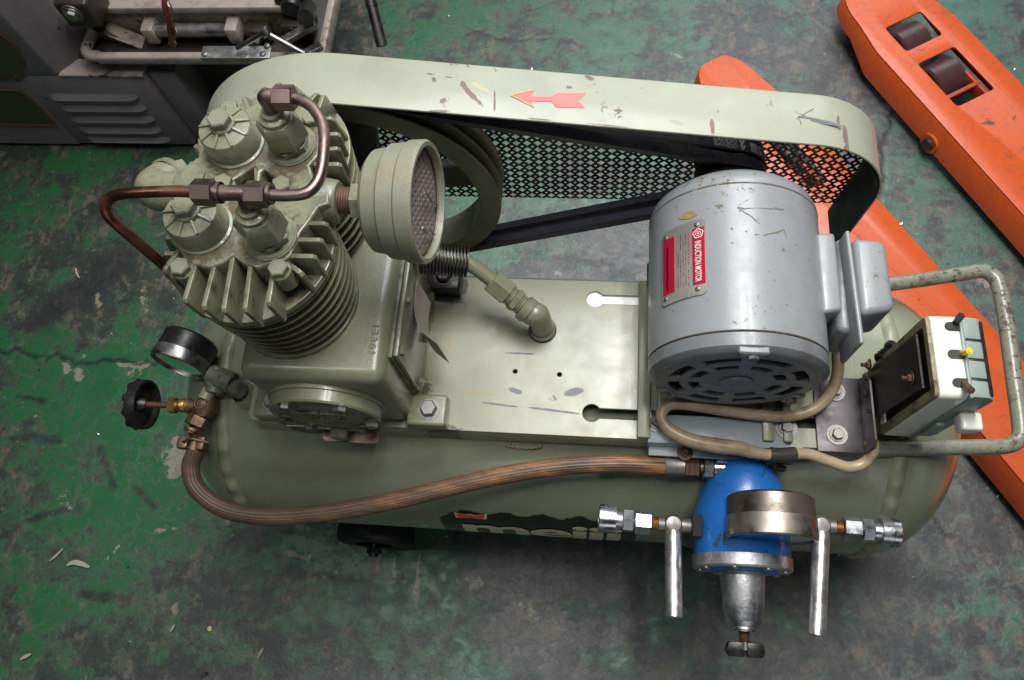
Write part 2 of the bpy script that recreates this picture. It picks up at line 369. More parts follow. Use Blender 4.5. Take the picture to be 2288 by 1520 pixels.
def segd(x, y, pts):
    d = np.full(x.shape, 9.)
    for (ax, ay), (bx, by) in zip(pts, pts[1:]):
        vx, vy = bx - ax, by - ay; t = np.clip(((x - ax) * vx + (y - ay) * vy) / (vx * vx + vy * vy + 1e-12), 0, 1)
        d = np.minimum(d, np.hypot(x - ax - t * vx, y - ay - t * vy))
    return d
def build_floor():
    st = .0046
    gx = np.concatenate([np.linspace(-5, -1.55, 14)[:-1], np.arange(-1.55, 1.0, st), np.linspace(1.0, 5, 14)[1:]])
    gy = np.concatenate([np.linspace(-4, -.3, 14)[:-1], np.arange(-.3, 1.5, st), np.linspace(1.5, 6, 14)[1:]])
    x, y = np.meshgrid(gx, gy); nx, ny = len(gx), len(gy)
    F = lambda p: (UZ(p[0], p[1], 0).x, UZ(p[0], p[1], 0).y)
    wx = x + .03 * (fbm(x, y, .12, 5) - .5); wy = y + .03 * (fbm(x, y, .12, 9) - .5)
    # worn green paint: how much of it is left
    g = .50 + 1.35 * (fbm(wx, wy, .17, 21, 6, .8) - .5) + .9 * (fbm(wx * .8, wy * 1.2, .055, 33, 5, .75) - .5)
    side = sstep(x, -1.0, .5)
    g = g - .01 + .05 * (1 - side) - .05 * side - .09 * sstep(-y, -.55, .0) * sstep(x, -.3, .3) + .04 * sstep(y, .7, .9) * sstep(x, -.5, -.3) - .10 * sstep(y, .7, .95) * (1 - sstep(x, -.6, -.3))
    for (px, py, r, a) in ((300, 600, 150, -.16), (330, 480, 160, -.12), (180, 900, 190, .16), (100, 1250, 200, .12), (480, 1300, 110, -.05), (1250, 1330, 170, -.12), (1600, 1400, 200, -.07), (1000, 180, 160, .06), (2250, 600, 180, .1), (60, 450, 120, .05), (330, 1150, 130, .10), (230, 1340, 120, -.14), (700, 1480, 140, -.1), (2130, 330, 70, .12), (1600, 60, 130, -.14), (700, 1240, 110, .08), (950, 1420, 120, .06), (60, 1060, 90, -.14), (200, 1080, 60, -.12), (80, 880, 70, -.10), (380, 1200, 80, -.10), (30, 1330, 60, -.12), (150, 960, 50, -.08), (260, 1120, 40, .10), (560, 1440, 80, .08), (450, 1180, 60, -.08), (130, 300, 80, -.05)):
        cx, cy = F((px, py)); rr = r * 1.35 / 1716; g = g + a * np.exp(-((x - cx) ** 2 + (y - cy) ** 2) / rr ** 2)
    sy_ = (fbm(x * .55 + y * .5, y * 2.6 - x * 1.1, .05, 91, 5, .7) - .5)
    g = g + .20 * sy_
    green = np.clip((g - .28) / .44, 0, 1)
    # dark rubbed-in smudges, and a painted-in shadow arc below the hose and tank
    sm = np.zeros_like(x)
    for pts, r in ((((1235, 575), (1330, 590), (1440, 565)), 14), (((1150, 605), (1200, 603)), 11), (((1330, 612), (1440, 600)), 12), (((610, 1235), (640, 1275), (760, 1290), (900, 1285)), 9), (((1200, 1290), (1240, 1310)), 14), (((400, 1295), (430, 1300)), 9), (((520, 1315), (600, 1320)), 12), (((1130, 1235), (1160, 1205)), 8), (((1290, 1400), (1250, 1500)), 22), (((1410, 1300), (1420, 1460)), 20), (((1900, 1250), (2060, 1300)), 40), (((270, 580), (100, 700)), 60), (((600, 1430), (640, 1500)), 30), (((20, 985), (70, 975), (130, 990)), 9), (((210, 1010), (250, 1090)), 8), (((60, 1150), (150, 1130)), 10), (((290, 1090), (340, 1130)), 9), (((40, 880), (90, 900)), 8), (((180, 1330), (280, 1345)), 12)):
        d = segd(wx, wy, [F(p) for p in pts]); rr = r * 1.3 / 1716; sm = np.maximum(sm, 1 - sstep(d + .010 * (fbm(x, y, .02, 77) - .5), rr * .3, rr * 1.25))
    # pale bare-concrete patches and drips
    pl = np.zeros_like(x); px_first = True
    for pts, r in ((((395, 985), (385, 1050)), 26), (((360, 1000), (365, 1030)), 14), (((262, 818), (320, 815)), 9), (((278, 838), (300, 834)), 15), (((180, 800), (181, 801)), 8), (((138, 822), (142, 835)), 9), (((163, 835), (168, 848)), 11), (((375, 630), (400, 640)), 17), (((215, 655), (222, 680)), 9), (((310, 650), (320, 690)), 12), (((1180, 1350), (1200, 1370)), 18), (((930, 1230), (932, 1330)), 5), (((880, 1230), (876, 1300)), 5), (((835, 1225), (838, 1270)), 6), (((640, 1240), (690, 1252)), 4), (((1240, 610), (1250, 612)), 7), (((380, 1345), (388, 1360)), 13), (((510, 1165), (520, 1200)), 4), (((1045, 1300), (1080, 1295)), 16), (((350, 1180), (390, 1178)), 5), (((235, 1250), (265, 1220)), 3), (((1500, 120), (1520, 130)), 5), (((2180, 620), (2200, 640)), 7)):
        d = segd(wx, wy, [F(p) for p in pts]); rr = r * 1.3 / 1716; e = (1. if r <= 11 or px_first else .5) * (1 - sstep(d + .014 * (fbm(x, y, .012, 55, 4, .7) - .5), rr * .65, rr * 1.0)); px_first = False; pl = np.maximum(pl, e)
    cl = fbm(wx, wy, .13, 61, 5, .7); pl = np.maximum(pl, .40 * sstep(cl, .68, .76) * sstep(fbm(x, y, .018, 63, 3), .5, .66))
    sp = vnoise(x, y, .006, 71); big = fbm(x, y, .2, 73); pl = np.maximum(pl, .75 * sstep(sp, .975, .992) * sstep(big, .5, .6)); pl = np.maximum(pl, .45 * sstep(vnoise(x, y, .009, 171), .985, .998))
    # cracks
    cr = np.zeros_like(x)
    rr_ = np.random.default_rng(3)
    def jag(pts):
        o = []
        for a, b in zip(pts, pts[1:]):
            n = max(2, int(math.hypot(b[0] - a[0], b[1] - a[1]) / 14))
            for i in range(n): t = i / n; o.append((a[0] + (b[0] - a[0]) * t + rr_.normal() * 3.5, a[1] + (b[1] - a[1]) * t + rr_.normal() * 3.5))
        return o + [pts[-1]]
    for pts, w_ in (([(-40, 790), (30, 778), (75, 798), (125, 790), (165, 812), (250, 805), (340, 812), (420, 800)], 2.2), ([(2010, 215), (1985, 290), (1968, 330), (1975, 400), (1962, 470)], 2.6), ([(1030, 55), (1090, 75), (1180, 90), (1240, 82), (1300, 105)], 1.3), ([(1160, 5), (1175, 25), (1215, 12)], 1.2), ([(2060, 1120), (2120, 1200), (2200, 1230), (2288, 1262)], 1.3), ([(1700, 1310), (1780, 1370), (1850, 1400), (1930, 1490)], 1.3), ([(700, 1330), (790, 1350), (900, 1345), (980, 1330)], 1.2)):
        d = segd(x, y, [F(p) for p in jag(pts)]); cr = np.maximum(cr, (1 - sstep(d, w_ * .0009, w_ * .0024)) * min(1, w_ / 2))
    z = -.0018 * cr + .0009 * (fbm(x, y, .35, 11) - .5) - .0005 * pl
    co_ = np.stack([x, y, z], -1).reshape(-1, 3).astype(np.float32)
    i = np.arange(nx * ny).reshape(ny, nx); q = np.stack([i[:-1, :-1], i[:-1, 1:], i[1:, 1:], i[1:, :-1]], -1).reshape(-1, 4)
    me = bpy.data.meshes.new('floor'); me.vertices.add(len(co_)); me.vertices.foreach_set('co', co_.ravel())
    me.loops.add(q.size); me.loops.foreach_set('vertex_index', q.ravel().astype(np.int32)); me.polygons.add(len(q))
    me.polygons.foreach_set('loop_start', (np.arange(len(q)) * 4).astype(np.int32)); me.polygons.foreach_set('use_smooth', np.ones(len(q), bool))
    me.update(calc_edges=True)
    at = me.color_attributes.new('wear', 'FLOAT_COLOR', 'POINT'); A = np.stack([green, np.maximum(sm, .0), pl, cr], -1).astype(np.float32); at.data.foreach_set('color', A.reshape(-1))
    at2 = me.attributes.new('side', 'FLOAT', 'POINT'); at2.data.foreach_set('value', side.ravel().astype(np.float32))
    N = NT('worn_green_floor_paint'); a = N.n('Attribute', attribute_name='wear'); sep = N.n('SeparateColor'); N.l(a.outputs['Color'], sep.inputs[0])
    sd = N.n('Attribute', attribute_name='side').outputs['Fac']
    R, G, B = sep.outputs[0], sep.outputs[1], sep.outputs[2]
    n1 = N.noise(60, 10, .82, None, .6); n2 = N.noise(19, 8, .75, None, .5); n3 = N.noise(210, 4, .7); nst = N.noise(13, 8, .78, N.stretch((1, 2.6, 1)), .4); n4 = N.noise(85, 5, .7)
    c5 = lambda v, k: N.math('MULTIPLY', N.math('SUBTRACT', v, .5), k)
    gr = N.map(N.math('ADD', R, N.math('ADD', c5(n1, 1.9), N.math('ADD', c5(nst, 1.5), c5(n2, 1.8)))), .16, .90)
    green1 = N.mix(sd, lin(26, 90, 46), lin(44, 92, 74)); green2 = N.mix(sd, lin(42, 82, 56), lin(66, 98, 86))
    gcol = N.mix(N.map(N.math('ADD', c5(nst, 1.3), n4), .36, .64), green1, green2)
    dirt = N.mix(N.map(N.math('ADD', c5(n1, 1.), n2), .36, .64), N.mix(sd, lin(36, 43, 40), lin(44, 47, 50)), N.mix(sd, lin(56, 64, 56), lin(76, 77, 76)))
    brown = N.map(N.math('ADD', N.noise(24, 8, .78, N.stretch((1.8, 1, 1)), .5), c5(n2, .8)), .53, .64)
    dirt = N.mix(N.math('MULTIPLY', brown, .55), dirt, lin(120, 100, 86))


    rot = N.n('Mapping'); rot.inputs['Rotation'].default_value = (0, 0, .6); rot.inputs['Scale'].default_value = (1.2, 22, 1); N.l(N.co, rot.inputs['Vector']); scv = N.noise(11, 5, .7, rot.outputs[0], .4)
    rot2 = N.n('Mapping'); rot2.inputs['Rotation'].default_value = (0, 0, -1.0); rot2.inputs['Scale'].default_value = (1.5, 26, 1); N.l(N.co, rot2.inputs['Vector']); scv2 = N.noise(9, 5, .7, rot2.outputs[0], .4)
    c = N.mix(gr, dirt, gcol); c = N.mix(N.map(scv, .64, .72, 0, .35), c, lin(34, 37, 37)); c = N.mix(N.map(scv2, .66, .74, 0, .3), c, lin(108, 104, 94)); c = N.mix(N.map(n4, .56, .70, 0, .45), c, lin(34, 36, 38)); c = N.mix(N.math('MULTIPLY', G, N.map(n1, .3, .55, .45, .85)), c, lin(34, 35, 37))
    c = N.mix(N.math('MULTIPLY', N.map(n3, .64, .74), .4), c, lin(132, 124, 110))
    pm = N.map(N.math('ADD', B, N.math('ADD', c5(n1, 2.2), c5(n4, 2.6))), .42, .66)
    c = N.mix(N.math('MULTIPLY', pm, .78), c, N.mix(N.noise(120, 5), lin(158, 148, 130), lin(104, 96, 84)))
    c = N.mix(N.math('MULTIPLY', a.outputs['Alpha'], .8), c, lin(28, 28, 28))
    N.set(N.b.inputs['Base Color'], c); N.set(N.b.inputs['Roughness'], N.mixf(gr, N.map(n1, .3, .7, .56, .34), N.map(n2, .3, .7, .46, .28)))
    N.b.inputs['Specular IOR Level'].default_value = .7
    N.bump(N.math('ADD', N.math('MULTIPLY', n1, .6), N.math('ADD', N.math('MULTIPLY', n3, .3), N.math('MULTIPLY', gr, .35))), .55, .0016)
    me.materials.append(N.m); o = bpy.data.objects.new('floor', me); COL.objects.link(o); o['kind'] = 'structure'
build_floor()
# =================================================================== COMPRESSOR
Z0 = .47; YF, YB = .2165, .4135; TY, TZ, TR = .309, .28, .178
comp = root('air_compressor', (-.03, TY, 0), 'olive green air compressor with grey motor, copper pipes and long tank on the green floor', 'air compressor')
XL, XR = -.446, .352
# tank ---------------------------------------------------------------
tank_m = paint('tank_paint', (128, 133, 112), .25, 0, grime=.4, grimecol=(88, 90, 64), gs=5, bumps=.12, coat=.35, dust=.12)
t = MB(); pr = []
eL, eR = .100, .118
for i in range(13): a = PI / 2 * i / 12; pr.append((XL - eL * math.cos(a), TR * math.sin(a) ** .9))
for i in range(1, 25): pr.append((XL + (XR - XL) * i / 25, TR))
for i in range(13): a = PI / 2 * (1 - i / 12); pr.append((XR + eR * math.cos(a), TR * max(0, math.sin(a)) ** .9))
t.rev([(a + 0, max(r, 0)) for a, r in pr], (0, TY, TZ), X, 96); tank = t.build('tank', tank_m, comp, 50)
for xw in (XL, XR):
    b = MB(); n = 220
    rings = []
    for i in range(n):
        a = 2 * PI * i / n; rip = .0013 * math.sin(i * 1.05) + .0008 * random.random()
        d = V((0, math.cos(a), math.sin(a))); ring = []
        for j, (dx, h) in enumerate(((-.0095, -.001), (-.007, .0022), (0, .0042), (.007, .0022), (.0095, -.001))):
            ring.append(b.bm.verts.new(V((xw + dx + .0006 * math.sin(a * 7), TY, TZ)) + d * (TR + h + (rip if 0 < j < 4 else 0))))
        rings.append(ring)
    for i in range(n):
        A, B = rings[i], rings[(i + 1) % n]
        for j in range(4): b.bm.faces.new((A[j], A[j + 1], B[j + 1], B[j]))
    b.build('weld_bead', M_ol, tank, 60)
# brand decal on the tank front: black ground, cream lower-case letters, small red mark
def tank_wrap(x, s, lift=.0006):  # s: arc length measured down from a start angle
    a = s / TR; return V((x, TY - (TR + lift) * math.sin(a), TZ + (TR + lift) * math.cos(a)))
def tank_point(px, py):  # where the sight line meets the tank's shell
    d = ray(px, py).normalized(); o = OC - V((0, TY, TZ)); a = d.y ** 2 + d.z ** 2; b = 2 * (o.y * d.y + o.z * d.z); c = o.y ** 2 + o.z ** 2 - TR ** 2; D = max(b * b - 4 * a * c, 0)
    p = OC + d * ((-b - math.sqrt(D)) / (2 * a)); return p.x, TR * math.atan2(-(p.y - TY), p.z - TZ)
dx0, ds0 = tank_point(1005, 1140); dx1, _ = tank_point(1345, 1150); _, dsT = tank_point(1200, 1150)
sTop = ds0 + .001
b = MB(); n = 60; top = []; bot = []
for i in range(n + 1):
    x = dx0 - .015 + (dx1 + .06 - dx0) * i / n; e = .004 * (random.random() - .5) + .004 * math.sin(i * .55) + (.02 * max(0, 1 - i / 5) ** 2)
    top.append((x, sTop + e)); bot.append((x, sTop + .115 + .003 * random.random()))
for i in range(n):
    m = 8
    for j in range(m):
        f = lambda k, jj: tank_wrap(top[k][0], top[k][1] + (bot[k][1] - top[k][1]) * jj / m, .0006)
        b.quad(f(i, j), f(i + 1, j), f(i + 1, j + 1), f(i, j + 1))
b.build('brand_decal', M_decal, tank, 60, weld=1e-6)
me = text_mesh('meiji', .082, bold=.0022, sx=1.15, spacing=.92); b = MB(); b.mesh(me); subdiv_long(b.bm, .008)
xs = [v.co.x for v in b.bm.verts]; x0 = min(xs); sxx = (dx1 + .035 - dx0 - .02) / (max(xs) - x0)
ltop = sTop + .016
for v in b.bm.verts: v.co = tank_wrap(dx0 + .012 + (v.co.x - x0) * sxx, ltop + (.058 - v.co.y) * 1.0, .0014)
b.build('brand_lettering', M_print, tank, 80)
b = MB(); mk = [(-.018, .007), (-.006, .003), (0, .0045), (.006, .003), (.018, .007), (.0165, -.006), (.006, -.0045), (0, -.003), (-.006, -.0045), (-.0165, -.006)]
for sc, lift, m_, nm in ((1.18, .0010, M_print, 'emblem_border'), (1.0, .0018, M_arrow, 'emblem')):
    b = MB(); b.poly([tank_wrap(dx0 + .026 + p[0] * sc, sTop + .009 - p[1] * sc, lift) for p in mk]); b.build(nm, m_, tank)
# the stub and boss for the outlet line, welded on the tank's shoulder
def on_tank(px, py):
    x, s_ = tank_point(px, py); return tank_wrap(x, s_, 0)
bp = on_tank(552, 884); tee = UZ(483, 845, .472)
b = MB(); b.rev([(-.008, .017), (.006, .015), (.009, .0125), (.012, .012)], bp, V((-.3, .0, 1)), 24); b.build('outlet_boss', M_ol, tank)
b = MB(); b.tube([bp + V((0, 0, .0)), bp + V((-.008, .004, .016)), bp + V((-.026, .009, .026)), tee], lambda q: .0105 + .0008 * math.sin(q * 40), 18, 8); b.build('wrapped_pipe', M_tape, comp)
b = MB(); b.cyl(tee + V((.022, -.006, -.002)), tee + V((-.008, .004, 0)), .0135, seg=24, bev=.001); b.cyl(tee + V((0, .012, -.001)), tee + V((0, -.020, -.003)), .0125, seg=24, bev=.001); b.build('pipe_tee', M_tape, comp)
# outlet valve ----------------------------------------------------------
vc = UZ(460, 908, .462)
val = MB(); ax = (vc - tee); ax.z = 0; ax.normalize()
pv = tee + ax * .019; val.cyl(pv - ax * .003, pv + ax * .010, .0082, seg=18)
val.build('nipple', M_ol, comp)
val = MB(); val.rev([(-.016, 0), (-.016, .0085), (-.009, .0125), (0, .0155), (.009, .0125), (.016, .0085), (.016, 0)], vc, ax, 28)
perp = (UZ(318, 904, .462) - vc); perp.z = 0; perp.normalize()
val.cyl(vc, vc + perp * .022, .0085, .0075, 18)
valve = val.build('stop_valve', M_bronze, comp)
for a0, a1 in ((-.028, -.015), (.014, .027)):
    b = MB(); b.hexn(vc + ax * a0, vc + ax * a1, .0135); b.build('valve_nut', M_bronze, valve)
b = MB()
for r0, r1 in ((.0062, .0072), (.003, .0038)):
    b.rev([(0, r0), (.0008, r0), (.0008, r1), (0, r1)], vc + Z * .0143 + ax * .0, Z, 20)
b.build('cast_mark', M_bronze, valve)
b = MB(); b.rev([(.018, .0075), (.020, .0095), (.023, .0095), (.025, .0075), (.027, .0085), (.031, .0085), (.033, .0068), (.036, .0068)], vc, perp, 24); b.build('bonnet_ring', M_brass, valve)
b = MB(); b.hexn(vc + perp * .036, vc + perp * .046, .0102); b.build('gland_nut', M_brass, valve)
hw = vc + perp * .074; b = MB(); b.cyl(vc + perp * .046, hw + perp * .002, .0038, seg=14); b.build('stem', M_rust, valve)
wh = MB(); wn = (perp + V((0, 0, .0))).normalized(); hw = hw + wn * .004
wh.rev([(.004, 0), (.004, .0265), (-.004, .0270), (-.004, .0300), (.0015, .0305), (.0085, .0298), (.009, .024), (.010, .012), (.010, 0)], hw, wn, 40)
wh.rev([(-.004, 0), (-.004, .006), (.004, .010)], hw, wn, 18)
wheel = wh.build('handwheel', M_black, valve)
u_, v_, n_ = fr(wn)
for k in range(10):
    a = 2 * PI * k / 10; d = u_ * math.cos(a) + v_ * math.sin(a); place(SCREW, 'grip_knob', hw + wn * .0085 + d * .0260, wn, valve, 0, .0056, M_black)
# pressure gauge over the tank end ----------------------------------------
gn = V((-.22, -1, .10)).normalized(); gc = UZ(412, 792, .487)
g = MB(); g.rev([(-.022, 0), (-.022, .0305), (-.019, .0328), (.003, .0330), (.0045, .0335)], gc, gn, 64); gauge = g.build('pressure_gauge', M_black, comp)
g = MB(); g.rev([(.002, .0332), (.002, .0342), (.014, .0345), (.0165, .0336), (.0168, .0312), (.013, .0308)], gc, gn, 64); g.build('bezel', M_steel, gauge)
g = MB(); g.rev([(.012, .031), (.012, 0)], gc, gn, 48); g.build('dial', M_dial, gauge)
g = MB(); g.rev([(.0140, .0309), (.0144, .02), (.0146, 0)], gc, gn, 48); g.build('glass', M_glass, gauge)
gu = V((gn.y, -gn.x, 0)).normalized() * -1; gv = Z
g = MB(); d = (gu * -.6 + gv * -.5).normalized(); e_ = gn.cross(d); o = gc + gn * .0125; g.prism([o - d * .008 - e_ * .002, o + d * .021, o - d * .008 + e_ * .002], gn * .0008); g.rev([(.0, .005), (.002, .005), (.002, 0)], o, gn, 16); g.build('needle', M_decal, gauge)
g = MB(); g.tube([gc - Z * .030 + gu * .004, gc - Z * .042 + gu * .006, tee + V((-.004, .004, -.004))], .007, 14); g.build('stem', M_tape, gauge)
# hose ----------------------------------------------------------------------
hp = [(447, 985, .450), (437, 1010, .448), (426, 1045, .443), (440, 1092, .436), (492, 1133, .428), (565, 1152, .424), (660, 1153, .422), (780, 1138, .424), (920, 1110, .43), (1080, 1071, .437), (1230, 1045, .442), (1370, 1036, .444), (1490, 1040, .442)]
hpts = [UZ(*p) for p in hp]
h = MB(); h.tube(hpts, .0102, 44, 12, ribs=1, rib=.035); h.build('air_hose', M_hose, comp, 12)
cl = UZ(440, 994, .449); ax2 = (hpts[1] - hpts[0]).normalized()
b = MB(); b.cyl(vc + ax * .026, hpts[0] + ax2 * .006, .0088, .0080, 16); b.rev([(0, .0), (0, .0105), (.003, .0105), (.003, .0085), (.006, .0105), (.006, 0)], vc + ax * .030, ax, 18); b.build('hose_tail', M_bronze, comp)
b = MB(); b.rev([(-.006, .0108), (-.006, .0118), (.006, .0118), (.006, .0108)], cl, ax2, 28)
sd_ = ax2.cross(Z).normalized(); sd_ = sd_ if sd_.x < 0 else -sd_
b.box(cl + V((-.022, -.007, -.003)), cl + V((-.008, .007, .009)), .003, 2); b.box(cl + V((.004, -.008, .004)), cl + V((.014, .008, .012)), .002)
b.tube([cl + V((-.012, .0, .011)), cl + V((-.002, .003, .016)), cl + V((.010, .002, .014)), cl + V((.019, .001, .010))], .0015, 8)
b.build('hose_clamp', M_bronze, comp)
he = hpts[-1]; hx = V((1, .0, 0))
b = MB(); b.rev([(-.002, .0112), (-.002, .0122), (.019, .0122), (.019, .009)], he, hx, 32); b.build('hose_ferrule', M_zinc, comp)
b = MB(); b.hexn(he + hx * .019, he + hx * .0355, .0128); 
for k in range(2): b.rev([(0, .0125), (.0006, .0133), (.0012, .0125)], he + hx * (.0235 + k * .006), hx, 6)
b.rev([(.0355, .009), (.037, .0075), (.040, .0075)], he, hx, 18); b.build('hose_swivel_nut', M_bronze, comp)
b = MB(); b.hexn(he + hx * .0395, he + hx * .052, .0138, .18); b.cyl(he + hx * .052, he + hx * .064, .0115, seg=20); b.build('inlet_nipple', M_chrome, comp)
# base plate ------------------------------------------------------------------
XP0, XP1 = -.398, .300
M_plate = paint('plate_paint', (138, 140, 117), .33, .12, chipcol=(118, 118, 128), grime=.34, grimecol=(116, 108, 70), gs=11, bumps=.35, coat=.12, scr=.28,
    spots=((UZ(1282, 876, Z0) - comp.location, (1, .3, 0), (-.3, 1, 0), .0105, .0045), (UZ(1152, 874, Z0) - comp.location, (1, -.3, 0), (.3, 1, 0), .0085, .003), (UZ(1165, 790, Z0) - comp.location, (1, 0, 0), (0, 1, 0), .018, .0012), (UZ(1240, 918, Z0) - comp.location, (1, -.08, 0), (.08, 1, 0), .03, .0014), (UZ(1120, 905, Z0) - comp.location, (1, -.08, 0), (.08, 1, 0), .022, .0012), (UZ(1230, 610, Z0) - comp.location, (1, 0, 0), (0, 1, 0), .05, .0022)),
    marks=((UZ(1075, 880, Z0) - comp.location, (1, 0, 0), (0, 1, 0), .016, .004, (140, 134, 96)), (UZ(1000, 760, Z0) - comp.location, (1, 0, 0), (0, 1, 0), .004, .02, (140, 134, 98)), (UZ(985, 660, Z0) - comp.location, (1, 0, 0), (0, 1, 0), .020, .010, (70, 68, 66)), (UZ(985, 960, Z0) - comp.location, (1, 0, 0), (0, 1, 0), .020, .006, (60, 58, 48)), (UZ(945, 868, Z0) - comp.location, (1, 0, 0), (0, 1, 0), .010, .012, (44, 42, 38)), (UZ(1030, 640, Z0) - comp.location, (1, 0, 0), (0, 1, 0), .008, .018, (50, 50, 52)), (UZ(1000, 668, Z0) - comp.location, (1, 0, 0), (0, 1, 0), .022, .006, (50, 50, 52)), (UZ(960, 700, Z0) - comp.location, (1, 0, 0), (0, 1, 0), .006, .03, (100, 98, 66)), (UZ(1416, 800, Z0) - comp.location, (1, 0, 0), (0, 1, 0), .003, .08, (104, 104, 88))))
def p2(px, py): q = UZ(px, py, Z0); return (q.x, q.y)
hs = [rrect(XP0, YF + .001, XP1, YB - .001, .010, 5)]
ex, ey = p2(1212, 738); hs.append(circ2(ex, ey, .0165, 28))
for px, py in ((1151, 830), (1250, 837)): q = p2(px, py); hs.append(circ2(q[0], q[1], .0028, 12))
def keyhole(px, py, xe, r=.0105, hw_=.006):
    cx, cy = p2(px, py); a = math.asin(hw_ / r); L = circ2(cx, cy, r, 20, a, 2 * PI - a, True); return L + [(xe, cy - hw_), (xe, cy + hw_)]
hs.append(keyhole(1330, 668, p2(1790, 700)[0])); hs.append(keyhole(1322, 923, p2(1832, 940)[0]))
pl = MB(); pl.sheet(hs, .004, ((0, 0, Z0 - .002), X, Y), .0006)
for y0, s_ in ((YF, 1), (YB, -1)):
    # bent flange: quarter-round then straight down to the tank
    zb = TZ + math.sqrt(TR ** 2 - (y0 - TY) ** 2) - .004; pts = []
    R_ = .009
    for i in range(7): a = PI / 2 * i / 6; pts.append((y0 + s_ * (R_ - R_ * math.sin(a)), Z0 - .0004 - R_ + R_ * math.cos(a)))
    pts.append((y0, zb)); inn = [(p[0] + s_ * .003 * (math.sin(PI / 2 * min(i, 6) / 6)), p[1] - .003 * math.cos(PI / 2 * min(i, 6) / 6)) for i, p in enumerate(pts)]
    prof = pts + inn[::-1]
    xa, xb = XP0 + .008, XP1 - .002
    pl.prism([(xa, p[0], p[1]) for p in prof], X * (xb - xa))
wl = MB(); q0_, q1_ = p2(1300, 668), p2(1440, 672); wl.box((q0_[0], q0_[1] - .014, Z0 - .0065), (q1_[0], q0_[1] + .014, Z0 - .0045))  # white strip added under the slot, standing in for a bright reflection
base = pl.build('base_plate', M_plate, comp, 30)
wl.build('slot_glare', M_glare, base)
b = MB()
for px in (1125, 1215):  # short weld where the flange meets the tank
    pass
q = on_tank(1170, 1003); b.tube([q + V((-.022, .004, .003)), q + V((-.01, .002, .001)), q + V((.01, .002, .002)), q + V((.022, .004, .004))], lambda t_: .003 + .0008 * math.sin(t_ * 50), 8, 8); b.build('weld_bead', M_ol, base)
# small dark nameplate and bent copper sheet
q0 = UY(652, 948, YF - .001); 
b = MB(); x0, x1 = UY(650, 955, YF).x, UY(735, 960, YF).x; zt, zbm = .463, .437
b.sheet([[(x0, zt), (x1 + .03, zt), (x1 + .03, zbm), (x0 + .012, zbm), (x0, zbm + .010)]], .001, ((0, YF - .0012, 0), X, Z)); npl = b.build('maker_plate', M_print, base)
b = MB(); b.sheet([[(x0 + .002, zt - .0013), (x1 + .028, zt - .0013), (x1 + .028, zbm + .0013), (x0 + .0135, zbm + .0013), (x0 + .002, zbm + .0105)]], .001, ((0, YF - .0018, 0), X, Z)); b.build('plate_field', M_bluepl, npl)
for row, (tx, sz) in enumerate((('AIR COMPRESSOR', .0062),)):
    me = text_mesh(tx, sz); b = MB(); b.mesh(me, lambda c, r=row: V((x0 + .010 + r * .002 + c.x, YF - .0025, zt - .0085 - r * .0068 + c.y))); b.build('plate_lettering', M_print, npl)
b = MB(); zc_ = .452; A_ = [UZ(722, 938, .458), UZ(848, 946, .458)]
xa, xb = UZ(723, 960, .472).x, UZ(849, 965, .472).x; pts = []
L2 = rrect(0, 0, xb - xa, .0215, .007, 5); 
b.sheet([L2], .0008, (V((xa, UZ(785, 989, .470).y, .470)), X, V((0, 1, .25)).normalized()), 0); cop = b.build('copper_sheet', M_pink, comp)
for v in cop.data.vertices: v.co.z += .0012 * math.sin(v.co.x * 160) 
# crankcase ---------------------------------------------------------------------
CX0, CX1, CY0, CY1, CZ1 = -.352, -.199, .2235, .425, .622
c = MB(); c.box((CX0 + .002, CY0, Z0 + .002), (CX1, CY1, CZ1), .014, 5)
c.box((CX0 - .006, CY0 + .004, Z0 + .0005), (CX1 + .007, CY1 - .002, Z0 + .018), .003, 2)
crank = c.build('crankcase', M_cast, comp, 40)
for px, py, dx in ((958, 912, 1), (1000, 613, 1), (612, 897, -1), (560, 600, -1)):
    q = UZ(px, py, Z0 + .026); sx_ = .022
    if dx < 0: q.x = -.362; q.y = .236 if py > 800 else .405
    q.x = -.178 if dx > 0 else q.x
    lo = V((min(CX1 - .004, q.x - sx_) if dx > 0 else q.x - sx_, q.y - .0185, Z0 + .0005)); hi = V((q.x + .020 if dx > 0 else CX0 + .01, q.y + .0185, Z0 + .0205))
    b = MB(); b.box(lo, hi, .0035, 3); ft = b.build('mounting_foot', M_cast if py > 700 else M_black, crank)
    if py < 700 and dx > 0: ft['label'] = 'oil-blackened mounting foot'
    place(BOLTN, 'bolt', (q.x, q.y, Z0 + .0205), Z, crank, .4 * random.random(), .0098, M_zinc if py > 700 else M_iron)
# inspection cover on the right side
xc = CX1 + .004; yA, yB2, zA, zB = .2535, .3800, .496, .613
b = MB(); b.box((CX1 - .002, yA - .002, zA - .002), (xc, yB2 + .002, zB + .001), .0015); b.build('cover_gasket', M_tape, crank)
b = MB(); b.box((xc, yA, zA), (xc + .0055, yB2, zB), .0018); cov = b.build('inspection_cover', M_cast, crank)
for yy, zz in ((.263, .5035), (.263, .604), (.3165, .604), (.370, .604), (.370, .5035), (.3165, .5035)): place(BOLT, 'bolt', (xc + .0055, yy, zz), X, crank, random.random(), .0058, M_castt)
b = MB(); pts = [UZ(932, 626, .585), UZ(926, 660, .580), UZ(926, 700, .574), UZ(938, 735, .566), UZ(962, 757, .555), UZ(976, 768, .548)]; cr_ = crom(pts, 6); hv = V((.006, -.004, -.050))
for p, q in zip(cr_, cr_[1:]): b.quad(p, q, q + hv, p + hv)
b.build('curled_tag', M_tag, crank, 60, weld=1e-5).modifiers.new('t', 'SOLIDIFY').thickness = .0006
